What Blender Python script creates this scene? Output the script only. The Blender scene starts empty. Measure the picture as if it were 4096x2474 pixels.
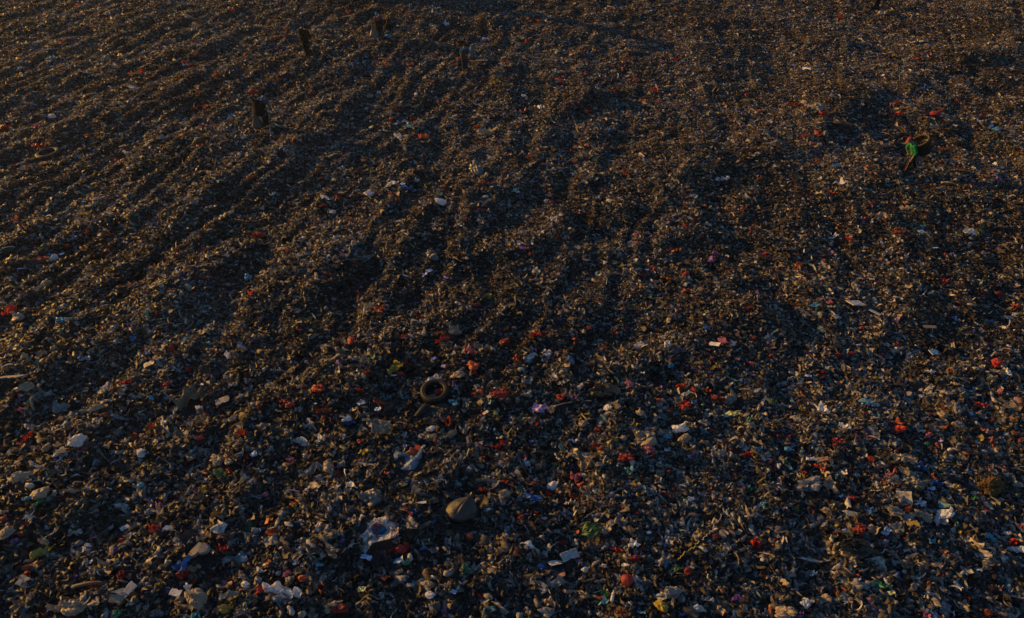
import bpy, bmesh, math, random
import numpy as np
from mathutils import Vector, Matrix, Quaternion

scene = bpy.context.scene
COL = scene.collection
PI = math.pi
rng = np.random.default_rng(11)
random.seed(11)

# ------------------------------------------------------------------ camera, sky, sun, exposure
CAM_H, PITCH, LENS = 11.6, math.radians(37.0), 24.6
IMG_W, IMG_H = 4096.0, 2474.0                       # the photograph's own pixels
FPX = LENS / 36.0 * IMG_W
cam_data = bpy.data.cameras.new("camera")
cam_data.lens = LENS
cam_data.sensor_width = 36.0
cam_data.clip_start, cam_data.clip_end = 0.1, 6000.0
cam = bpy.data.objects.new("camera", cam_data)
cam.location = (0, 0, CAM_H)
cam.rotation_euler = (PI / 2 - PITCH, 0, 0)
COL.objects.link(cam)
scene.camera = cam

SUN_EL, SUN_AZ = math.radians(12.0), math.radians(157.0)      # azimuth counter-clockwise from +X
SUN_DIR = Vector((math.cos(SUN_EL) * math.cos(SUN_AZ), math.cos(SUN_EL) * math.sin(SUN_AZ), math.sin(SUN_EL)))
world = bpy.data.worlds.new("World")
scene.world = world
world.use_nodes = True
wn, wl = world.node_tree.nodes, world.node_tree.links
bg = wn["Background"]
sky = wn.new("ShaderNodeTexSky")
sky.sky_type = 'NISHITA'
sky.sun_disc = False
sky.ozone_density = 3.0
sky.dust_density = 0.2
sky.sun_elevation = SUN_EL
sky.sun_rotation = PI / 2 - SUN_AZ                  # Blender measures it clockwise from +Y
wl.new(sky.outputs[0], bg.inputs[0])
bg.inputs[1].default_value = 0.085
sun_data = bpy.data.lights.new("sun", 'SUN')
sun_data.energy = 5.0
sun_data.angle = math.radians(0.6)
sun_data.color = (1.0, 0.50, 0.085)
sun = bpy.data.objects.new("sun", sun_data)
sun.rotation_euler = SUN_DIR.to_track_quat('Z', 'Y').to_euler()
sun.location = (-30, 20, 30)
COL.objects.link(sun)
scene.view_settings.view_transform = 'Standard'
scene.view_settings.look = 'None'
scene.view_settings.gamma = 1.0
scene.view_settings.use_curve_mapping = False
scene.view_settings.exposure = 0.5

# ------------------------------------------------------------------ numpy noise
def _hash(ix, iy, seed):
    h = (ix.astype(np.int64) * 374761393 + iy.astype(np.int64) * 668265263 + seed * 1442695041) & 0xFFFFFFFF
    h = ((h ^ (h >> 13)) * 1274126177) & 0xFFFFFFFF
    h = h ^ (h >> 16)
    return (h & 0xFFFF) / 65535.0

def vnoise(x, y, seed=0):
    ix, iy = np.floor(x), np.floor(y)
    fx, fy = x - ix, y - iy
    ux, uy = fx * fx * fx * (fx * (fx * 6 - 15) + 10), fy * fy * fy * (fy * (fy * 6 - 15) + 10)
    a, b = _hash(ix, iy, seed), _hash(ix + 1, iy, seed)
    c, d = _hash(ix, iy + 1, seed), _hash(ix + 1, iy + 1, seed)
    return (a + (b - a) * ux) * (1 - uy) + (c + (d - c) * ux) * uy - 0.5

def fbm(x, y, seed=0, oct=4, gain=0.5):
    s, amp = np.zeros_like(x), 1.0
    for k in range(oct):
        s = s + amp * vnoise(x * 2 ** k + 17.3 * k, y * 2 ** k - 9.1 * k, seed + k)
        amp *= gain
    return s

# ------------------------------------------------------------------ photograph pixel <-> place on the ground
SP, CP = math.sin(PITCH), math.cos(PITCH)

def px_ray(px, py):
    u = (np.asarray(px, float) - IMG_W / 2) / FPX
    v = (np.asarray(py, float) - IMG_H / 2) / FPX
    return u, CP - v * SP, -SP - v * CP              # x, y, z per unit depth

def flat_point(px, py):
    x, y, z = px_ray(px, py)
    t = CAM_H / -z
    return x * t, y * t

# ridges and heaps of the tip (photograph pixels of their crest lines, height m, half-width m)
def P(pts, k=4096 / 2464):
    return [flat_point(a * k, b * k) for a, b in pts]
RIDGES = [
    (P([(860, 640), (1000, 565), (1130, 490), (1230, 425), (1330, 290), (1420, 225)]), 0.55, 1.0),
    (P([(480, 590), (640, 450), (760, 340), (870, 225)]), 0.40, 0.8),
    (P([(120, 900), (330, 640), (470, 500), (560, 400)]), 0.40, 0.8),
    (P([(0, 960), (210, 880), (410, 740), (560, 640)]), 0.35, 0.8),
    (P([(480, 890), (640, 760), (800, 690)]), 0.30, 0.6),
    (P([(880, 900), (1000, 840), (1110, 790)]), 0.30, 0.6),
    (P([(1180, 620), (1330, 560), (1480, 520)]), 0.28, 0.6),
    (P([(1190, 880), (1350, 790), (1560, 720)]), 0.30, 0.7),
    (P([(1280, 960), (1480, 900), (1640, 830), (1800, 760)]), 0.32, 0.6),
    (P([(1420, 640), (1600, 590), (1790, 500)]), 0.22, 0.5),
    (P([(1700, 420), (1950, 330), (2100, 215), (2300, 165), (2464, 100)]), 0.55, 1.2),
    (P([(2120, 300), (2250, 260), (2330, 215), (2450, 190)]), 0.35, 0.8),
    (P([(600, 1010), (760, 960), (900, 920)]), 0.22, 0.5),
    (P([(60, 1290), (260, 1200), (430, 1090)]), 0.25, 0.5),
    (P([(300, 1440), (520, 1330), (760, 1290)]), 0.22, 0.5),
    (P([(820, 1330), (980, 1250), (1160, 1080)]), 0.25, 0.5),
    (P([(1950, 880), (2150, 780), (2330, 720)]), 0.30, 0.7),
    (P([(2050, 1060), (2230, 1000), (2400, 880)]), 0.2, 0.5),
]
HEAPS = [(700, 55, 0.9, 1.5), (935, 65, 0.7, 1.0), (1385, 245, 0.75, 0.95), (1180, 55, 0.7, 1.2), (1490, 40, 0.8, 1.3), (480, 130, 0.6, 1.2),
         (780, 30, 0.6, 1.3), (2030, 228, 0.8, 1.2), (2180, 212, 0.55, 0.9), (2300, 145, 0.7, 1.2), (2425, 270, 0.8, 1.1),
         (1030, 510, 0.4, 0.6), (930, 560, 0.4, 0.5), (1840, 760, 0.35, 0.8), (2360, 60, 0.9, 1.8), (1990, 95, 0.7, 1.6),
         (140, 330, 0.5, 1.0), (450, 360, 0.5, 1.0), (1700, 60, 0.5, 1.5), (330, 60, 0.6, 1.5)]
HEAPS = [flat_point(a * 4096 / 2464, b * 4096 / 2464) + (h, r) for a, b, h, r in HEAPS]
_a, _b = flat_point(831, 931), flat_point(1430, 382)
TRACK = math.atan2(_b[1] - _a[1], _b[0] - _a[0])    # the way the machines drove over the tip

def height(x, y):
    x, y = np.asarray(x, float), np.asarray(y, float)
    wx = x + 0.5 * vnoise(x * 0.7, y * 0.7, 71)
    wy = y + 0.5 * vnoise(x * 0.7, y * 0.7, 72)
    h = 0.30 * fbm(x / 11, y / 11, 3, 3) + 0.15 * fbm(x / 2.6, y / 2.6, 9, 3, 0.55) + 0.13 * fbm(x / 0.6, y / 0.6, 23, 2)
    ca, sa = math.cos(TRACK), math.sin(TRACK)
    al, ac = wx * ca + wy * sa, -wx * sa + wy * ca
    far = np.clip((y - 9) / 8, 0, 1) * np.clip(.75 - x / 14, .12, 1)         # the tracks are clearest in the far half
    h = h + 0.13 * fbm(al / 7, ac / 1.4, 41, 3, 0.5) + (.06 + .16 * far) * (1 - 4 * np.abs(vnoise(al / 5 + .25 * vnoise(x / 1.5, y / 1.5, 91), ac / .7 + .9 * vnoise(x / 2.2, y / 2.2, 92), 47))) * .5
    h = h + (.06 + .10 * far) * fbm(al / 2.2, ac / .42 + .8 * vnoise(x, y, 93), 49, 2)
    rid = np.zeros_like(x)
    for pts, hh, w in RIDGES:
        best = np.full_like(x, 1e9)
        side = np.zeros_like(x)
        for (ax, ay), (bx, by) in zip(pts[:-1], pts[1:]):
            dx, dy = bx - ax, by - ay
            L2 = dx * dx + dy * dy
            t = np.clip(((wx - ax) * dx + (wy - ay) * dy) / L2, 0, 1)
            ex, ey = wx - (ax + t * dx), wy - (ay + t * dy)
            d2 = ex * ex + ey * ey
            m = d2 < best
            best = np.where(m, d2, best)
            side = np.where(m, dx * ey - dy * ex, side)          # > 0: left of the crest, the gentle sunny side
        d = np.sqrt(best)
        ww = np.where(side > 0, w * 1.9, w * 0.75)
        rid = np.maximum(rid, .62 * hh * np.exp(-(d / ww) ** 2) * (0.75 + 0.6 * vnoise(al / 1.7, ac / 1.7, 55)))
    h = h + rid
    for hx, hy, hh, r in HEAPS:
        d2 = (wx - hx) ** 2 + (wy - hy) ** 2
        h = h + .48 * hh * np.exp(-d2 / (r * r)) * (0.8 + 0.5 * vnoise(x / 0.6, y / 0.6, 77))
    return h

def ground_at(px, py):
    """Where the sight line through a photograph pixel meets the ground; returns x, y, z, depth."""
    rx, ry, rz = px_ray(px, py)
    px = np.atleast_1d(rx); ry = np.atleast_1d(ry); rz = np.atleast_1d(rz)
    t_flat = CAM_H / -rz
    n = 160
    t = t_flat[:, None] * np.linspace(0.78, 1.12, n)[None, :]
    X, Y, Z = px[:, None] * t, ry[:, None] * t, CAM_H + rz[:, None] * t
    below = Z < height(X.ravel(), Y.ravel()).reshape(X.shape)
    k = np.where(below.any(1), below.argmax(1), n - 1)
    i = np.arange(len(k))
    return X[i, k], Y[i, k], Z[i, k], t[i, k]

# ------------------------------------------------------------------ materials
def new_mat(name):
    m = bpy.data.materials.new(name)
    m.use_nodes = True
    nt = m.node_tree
    return m, nt, nt.nodes, nt.links, nt.nodes["Principled BSDF"]

def ramp(nodes, stops):
    r = nodes.new("ShaderNodeValToRGB")
    e = r.color_ramp.elements
    while len(e) < len(stops):
        e.new(0.5)
    for el, (p, c) in zip(e, stops):
        el.position, el.color = p, tuple(c) + (1,)
    return r

def mat_ground():
    m, nt, N, L, b = new_mat("dark_compost_soil")
    tc = N.new("ShaderNodeTexCoord")
    n1 = N.new("ShaderNodeTexNoise"); n1.inputs["Scale"].default_value = 6.0; n1.inputs["Detail"].default_value = 8
    n2 = N.new("ShaderNodeTexVoronoi"); n2.inputs["Scale"].default_value = 9.0
    L.new(tc.outputs["Object"], n1.inputs["Vector"]); L.new(tc.outputs["Object"], n2.inputs["Vector"])
    r = ramp(N, [(0.3, (0.022, 0.021, 0.021)), (0.55, (0.042, 0.036, 0.031)), (0.75, (0.085, 0.07, 0.055))])
    L.new(n1.outputs[0], r.inputs[0])
    L.new(r.outputs[0], b.inputs["Base Color"])
    b.inputs["Roughness"].default_value = 0.95
    bp = N.new("ShaderNodeBump"); bp.inputs["Strength"].default_value = 1.0; bp.inputs["Distance"].default_value = 0.12
    L.new(n2.outputs["Distance"], bp.inputs["Height"]); L.new(bp.outputs[0], b.inputs["Normal"])
    return m

def mat_litter():
    """loose rubbish: the colour of every scrap is stored with its mesh; dirt smears over all of it"""
    m, nt, N, L, b = new_mat("dirty_mixed_plastic")
    at = N.new("ShaderNodeAttribute"); at.attribute_name = "tint"
    tc = N.new("ShaderNodeTexCoord")
    n = N.new("ShaderNodeTexNoise"); n.inputs["Scale"].default_value = 14.0; n.inputs["Detail"].default_value = 5
    L.new(tc.outputs["Object"], n.inputs["Vector"])
    r = ramp(N, [(0.38, (0.45, 0.40, 0.34)), (0.62, (1, 1, 1))])
    L.new(n.outputs[0], r.inputs[0])
    mx = N.new("ShaderNodeMix"); mx.data_type = 'RGBA'; mx.blend_type = 'MULTIPLY'; mx.inputs[0].default_value = 1.0
    L.new(at.outputs["Color"], mx.inputs[6]); L.new(r.outputs[0], mx.inputs[7])
    L.new(mx.outputs[2], b.inputs["Base Color"])
    b.inputs["Roughness"].default_value = 0.55
    b.inputs["Specular IOR Level"].default_value = 0.35
    n2 = N.new("ShaderNodeTexNoise"); n2.inputs["Scale"].default_value = 24.0; n2.inputs["Detail"].default_value = 3; n2.inputs["Distortion"].default_value = 2.0
    L.new(tc.outputs["Object"], n2.inputs["Vector"])
    bp = N.new("ShaderNodeBump"); bp.inputs["Strength"].default_value = 0.5; bp.inputs["Distance"].default_value = 0.025
    L.new(n2.outputs[0], bp.inputs["Height"]); L.new(bp.outputs[0], b.inputs["Normal"])
    tr = N.new("ShaderNodeBsdfTranslucent"); L.new(mx.outputs[2], tr.inputs["Color"]); L.new(bp.outputs[0], tr.inputs["Normal"])
    ms = N.new("ShaderNodeMixShader"); ms.inputs[0].default_value = 0.28
    L.new(b.outputs[0], ms.inputs[1]); L.new(tr.outputs[0], ms.inputs[2])
    L.new(ms.outputs[0], N["Material Output"].inputs["Surface"])
    return m

M_GROUND, M_LITTER = mat_ground(), mat_litter()

def mesh_from(name, verts, faces_flat, fsize, tint=None, smooth=False):
    """verts (n,3); faces_flat: flat vertex indices; fsize: corners per face (int)"""
    me = bpy.data.meshes.new(name)
    nv, nl = len(verts), len(faces_flat)
    nf = nl // fsize
    me.vertices.add(nv); me.loops.add(nl); me.polygons.add(nf)
    me.vertices.foreach_set("co", np.ascontiguousarray(verts, np.float32).ravel())
    me.loops.foreach_set("vertex_index", np.ascontiguousarray(faces_flat, np.int32))
    me.polygons.foreach_set("loop_start", np.arange(0, nl, fsize, dtype=np.int32))
    me.polygons.foreach_set("use_smooth", np.full(nf, smooth, bool))
    if tint is not None:
        a = me.color_attributes.new("tint", 'FLOAT_COLOR', 'POINT')
        c = np.ones((nv, 4), np.float32); c[:, :3] = tint
        a.data.foreach_set("color", c.ravel())
    me.update(calc_edges=True)
    return me

def link(name, me, mat=None, parent=None):
    o = bpy.data.objects.new(name, me)
    COL.objects.link(o)
    if mat and me is not None:
        me.materials.append(mat)
    if parent:
        o.parent = parent
    return o

def tag(o, label=None, cat=None, group=None, kind=None):
    if label: o["label"] = label
    if cat: o["category"] = cat
    if group: o["group"] = group
    if kind: o["kind"] = kind
    return o

# ------------------------------------------------------------------ the ground: one sheet out to the horizon
def axis(lo, hi, step, far):
    mid = np.arange(lo, hi + step * 0.5, step)
    g = step * 1.35 ** np.arange(1, 60)
    up = hi + np.cumsum(g); up = up[up < far]
    dn = lo - np.cumsum(g); dn = dn[dn > -far]
    return np.concatenate([dn[::-1], mid, up])
gx, gy = axis(-44, 44, 0.16, 700), axis(2, 66, 0.16, 700)
GX, GY = np.meshgrid(gx, gy)
GZ = height(GX.ravel(), GY.ravel()).reshape(GX.shape)
nx, ny = len(gx), len(gy)
idx = np.arange(nx * ny).reshape(ny, nx)
quads = np.stack([idx[:-1, :-1], idx[:-1, 1:], idx[1:, 1:], idx[1:, :-1]], -1).reshape(-1)
ground = link("ground", mesh_from("ground", np.stack([GX.ravel(), GY.ravel(), GZ.ravel()], 1), quads, 4, smooth=True), M_GROUND)
tag(ground, kind="structure")

# ------------------------------------------------------------------ thin haze volume, added to lift the shadows and glow towards the sun
def haze():
    me = bpy.data.meshes.new("haze")
    bm = bmesh.new()
    g = bmesh.ops.create_cube(bm, size=2)['verts']
    lo = float(GZ.min()) - 1.0
    for v in g:
        v.co = Vector((v.co.x * 900, v.co.y * 900, lo if v.co.z < 0 else CAM_H + 1.5))
    bm.to_mesh(me); bm.free()
    m = bpy.data.materials.new("shadow_lift_haze"); m.use_nodes = True
    N, L = m.node_tree.nodes, m.node_tree.links
    N.remove(N["Principled BSDF"])
    pv = N.new("ShaderNodeVolumePrincipled")
    pv.inputs["Color"].default_value = (.85, .88, .92, 1)
    pv.inputs["Density"].default_value = HAZE
    pv.inputs["Anisotropy"].default_value = .55
    L.new(pv.outputs[0], N["Material Output"].inputs["Volume"])
    tag(link("haze", me, m), kind="stuff")
HAZE = .00022
haze()
# ------------------------------------------------------------------ shapes of loose scraps (vertex arrays)
def ico(sub):
    bm = bmesh.new()
    bmesh.ops.create_icosphere(bm, subdivisions=sub, radius=0.5)
    v = np.array([p.co[:] for p in bm.verts]); f = np.array([[q.index for q in fc.verts] for fc in bm.faces])
    bm.free()
    return v, f

def lump(sub, r):
    """a crushed piece: a few random cut planes, creases and a rough skin"""
    v, f = ico(sub)
    n = v / np.linalg.norm(v, axis=1)[:, None]
    rad = np.full(len(v), 1.25)
    for k in range(11):
        d = r.normal(size=3); d /= np.linalg.norm(d)
        c = n @ d
        rad = np.where(c > .05, np.minimum(rad, r.uniform(.6, 1.05) / np.maximum(c, .05)), rad)
    for k in range(2):                               # a torn corner or two
        d = r.normal(size=3); d /= np.linalg.norm(d)
        rad += r.uniform(.2, .7) * np.exp(-((1 - n @ d) / .10))
    for k in range(5):
        d = r.normal(size=3); d /= np.linalg.norm(d)
        rad -= r.uniform(.1, .35) * np.maximum(0, 1 - np.abs(n @ d - r.uniform(-.7, .7)) / r.uniform(.12, .3))
    rad += r.normal(0, .06, len(v))
    v = n * rad[:, None] * 0.5 * np.array([1.35, .8, .5])
    return v, f

def flake(nu, nv, r):
    u, w = np.meshgrid(np.linspace(-.5, .5, nu), np.linspace(-.5, .5, nv))
    x, y = u.ravel() * r.uniform(1.0, 1.5), w.ravel() * r.uniform(.6, 1.0)
    z = np.zeros_like(x)
    for k in range(5):
        a = r.uniform(0, PI)
        z += r.uniform(.06, .20) * np.sin(r.uniform(4, 11) * (x * math.cos(a) + y * math.sin(a)) + r.uniform(0, 6))
    z += r.normal(0, .04, len(x))
    v = np.stack([x + r.normal(0, .06, len(x)), y + r.normal(0, .06, len(x)), z], 1)
    i = np.arange(nu * nv).reshape(nv, nu)
    q = np.stack([i[:-1, :-1], i[:-1, 1:], i[1:, 1:], i[1:, :-1]], -1).reshape(-1, 4)
    f = np.concatenate([q[:, [0, 1, 2]], q[:, [0, 2, 3]]])
    return v, f

def strand(n, r):
    t = np.linspace(-.5, .5, n)
    cx = t * 1.9
    cy = .22 * np.sin(t * r.uniform(3, 9) + r.uniform(0, 6)); cz = .16 * np.sin(t * r.uniform(3, 8) + r.uniform(0, 6))
    w = r.uniform(.06, .16)
    tw = t * r.uniform(-4, 4) + r.uniform(0, 3)
    a = np.stack([cx, cy - w * np.cos(tw), cz - w * np.sin(tw)], 1); b = np.stack([cx, cy + w * np.cos(tw), cz + w * np.sin(tw)], 1)
    v = np.concatenate([a, b])
    i = np.arange(n - 1)
    f = np.concatenate([np.stack([i, i + 1, i + 1 + n], 1), np.stack([i, i + 1 + n, i + n], 1)])
    return v, f

def rot_batch(n, r, tilt):
    """random turn about Z, then a tilt up to `tilt` rad about a random level axis"""
    a, t, p = r.uniform(0, 2 * PI, n), np.abs(r.normal(0, tilt, n)), r.uniform(0, 2 * PI, n)
    ca, sa = np.cos(a), np.sin(a)
    Rz = np.zeros((n, 3, 3)); Rz[:, 0, 0] = ca; Rz[:, 0, 1] = -sa; Rz[:, 1, 0] = sa; Rz[:, 1, 1] = ca; Rz[:, 2, 2] = 1
    kx, ky = np.cos(p), np.sin(p)
    K = np.zeros((n, 3, 3)); K[:, 0, 2] = ky; K[:, 1, 2] = -kx; K[:, 2, 0] = -ky; K[:, 2, 1] = kx
    R = np.eye(3)[None] + np.sin(t)[:, None, None] * K + (1 - np.cos(t))[:, None, None] * (K @ K)
    return R @ Rz

PAL = {
    'dark': [(.048, .041, .033), (.062, .050, .037), (.078, .060, .041), (.050, .048, .045), (.095, .074, .048), (.040, .038, .037)],
    'mid': [(.17, .132, .088), (.21, .165, .115), (.16, .150, .135), (.24, .185, .125), (.19, .160, .125), (.14, .110, .075)],
    'pale': [(.44, .40, .34), (.52, .48, .43), (.38, .33, .27), (.42, .45, .47), (.55, .52, .48), (.33, .35, .37)],
    'bright': [(.38, .06, .035), (.42, .12, .05), (.32, .05, .05), (.12, .21, .40), (.16, .34, .44), (.06, .18, .12), (.13, .28, .20),
               (.40, .32, .09), (.38, .20, .23), (.22, .14, .32), (.62, .66, .72), (.18, .38, .48), (.40, .42, .48), (.66, .69, .74), (.50, .56, .62)],
}
PALW = [('dark', .46), ('mid', .27), ('pale', .20), ('bright', .07)]

def palette(n, r, bias):
    """bias 0..1 per scrap: more pale and bright pieces where high"""
    cls = np.empty(n, int)
    u = r.uniform(0, 1, n)
    pd, pm, pp = .56 - .32 * bias, .26 + .06 * bias, .145 + .19 * bias
    cls = np.where(u < pd, 0, np.where(u < pd + pm, 1, np.where(u < pd + pm + pp, 2, 3)))
    out = np.zeros((n, 3))
    for k, key in enumerate(['dark', 'mid', 'pale', 'bright']):
        m = cls == k
        c = np.array(PAL[key])
        out[m] = c[r.integers(0, len(c), m.sum())]
    return out * r.uniform(.7, 1.25, (n, 1))

CLEAR = []                                            # (x, y, radius): kept free for the larger things
def keep_clear(x, y):
    ok = np.ones(len(x), bool)
    for cx, cy, cr in CLEAR:
        m = (np.abs(x - cx) < cr * 1.4) & (np.abs(y - cy) < cr * 1.8)
        if m.any():
            dx, dy = x[m] - cx, y[m] - cy + cr * .35   # a little more room towards the viewer
            ok[np.where(m)[0]] &= (dx * dx + dy * dy / 1.5) > cr * cr
    return ok

def litter():
    V, F, C, off = [], [], [], 0
    r = np.random.default_rng(5)
    #        y0  y1   per m2  size  hi?
    zones = [(3.5, 9, 520, .052, 2), (9, 14, 480, .052, 2), (14, 22, 450, .052, 1), (22, 36, 390, .053, 0), (36, 54, 210, .070, 0)]
    for y0, y1, dens, med, lod in zones:
        hw = (y1 * CP + CAM_H * SP) * .731 + 2.0
        n = int(2 * hw * (y1 - y0) * dens)
        x, y = r.uniform(-hw, hw, n), r.uniform(y0, y1, n)
        keep = np.abs(x) < (y * CP + CAM_H * SP) * .731 + 2.0
        x, y = x[keep], y[keep]
        keep = keep_clear(x, y)
        x, y = x[keep], y[keep]
        n = len(x)
        s = np.clip(med * np.exp(r.normal(0, .60 if lod == 2 else .54, n)), .018, .36)
        z = height(x, y) + s * r.uniform(-.05, .35, n)
        bias = np.clip(.5 + 1.6 * fbm(x / 3.0, y / 3.0, 88, 3), 0, 1)
        near = np.clip((17 - y) / 9 + x / 60, 0, 1)
        bias = bias + .26 * near - .06
        for hx, hy, hh, hr in HEAPS:                   # the heaps are dark matted compost
            bias = bias - .55 * np.exp(-((x - hx) ** 2 + (y - hy) ** 2) / (hr * hr * 1.1))
        bias = np.clip(bias, 0, 1)
        col = palette(n, r, bias)
        grey = col.mean(1, keepdims=True) * np.array([[.95, 1.0, 1.06]])    # greyer, cooler-coloured litter towards the near right
        col = col + (grey - col) * (.45 * near * (np.ptp(col, axis=1) < .14))[:, None]
        kind = r.choice(3, n, p=[.26, .38, .36])
        for kd in range(3):
            nproto = 9
            for pr in range(nproto):
                sel = np.where((kind == kd))[0][pr::nproto]
                if not len(sel):
                    continue
                if kd == 0: v, f = lump(2 if lod >= 1 else 1, r)
                elif kd == 1: v, f = flake(5, 4, r) if lod == 2 else flake(4, 3, r) if lod == 1 else flake(3, 3, r)
                else: v, f = strand(8 if lod == 2 else 6 if lod == 1 else 4, r)
                m = len(sel)
                R = rot_batch(m, r, .42)
                s[sel] = np.minimum(s[sel], (.115, .125, .17)[kd])
                sc = s[sel][:, None] * r.uniform(.6, 1.5, (m, 3))
                if kd == 1: sc = sc * (1.4 if lod == 2 else 1.2)
                if kd == 2: sc = sc * 1.25
                vv = np.einsum('nij,nvj->nvi', R, v[None] * sc[:, None, :])
                vv += np.stack([x[sel], y[sel], z[sel]], 1)[:, None, :]
                cc = np.repeat(col[sel][:, None, :], len(v), 1)
                if kd == 1:                            # some scraps are printed on one side or end
                    pm = r.uniform(0, 1, m) < .18
                    c2 = palette(m, r, np.ones(m) * 1.0)
                    half = v[:, 0] > r.uniform(-.2, .2)
                    cc[np.ix_(pm, half)] = c2[pm][:, None, :]
                V.append(vv.reshape(-1, 3).astype(np.float32))
                C.append(cc.reshape(-1, 3).astype(np.float32))
                F.append((f[None] + (np.arange(m) * len(v))[:, None, None] + off).reshape(-1).astype(np.int32))
                off += m * len(v)
    me = mesh_from("loose_rubbish", np.concatenate(V), np.concatenate(F), 3, np.concatenate(C), True)
    o = link("loose_rubbish", me, M_LITTER)
    tag(o, kind="stuff")
    print("LITTER verts", off)
    return o
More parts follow.
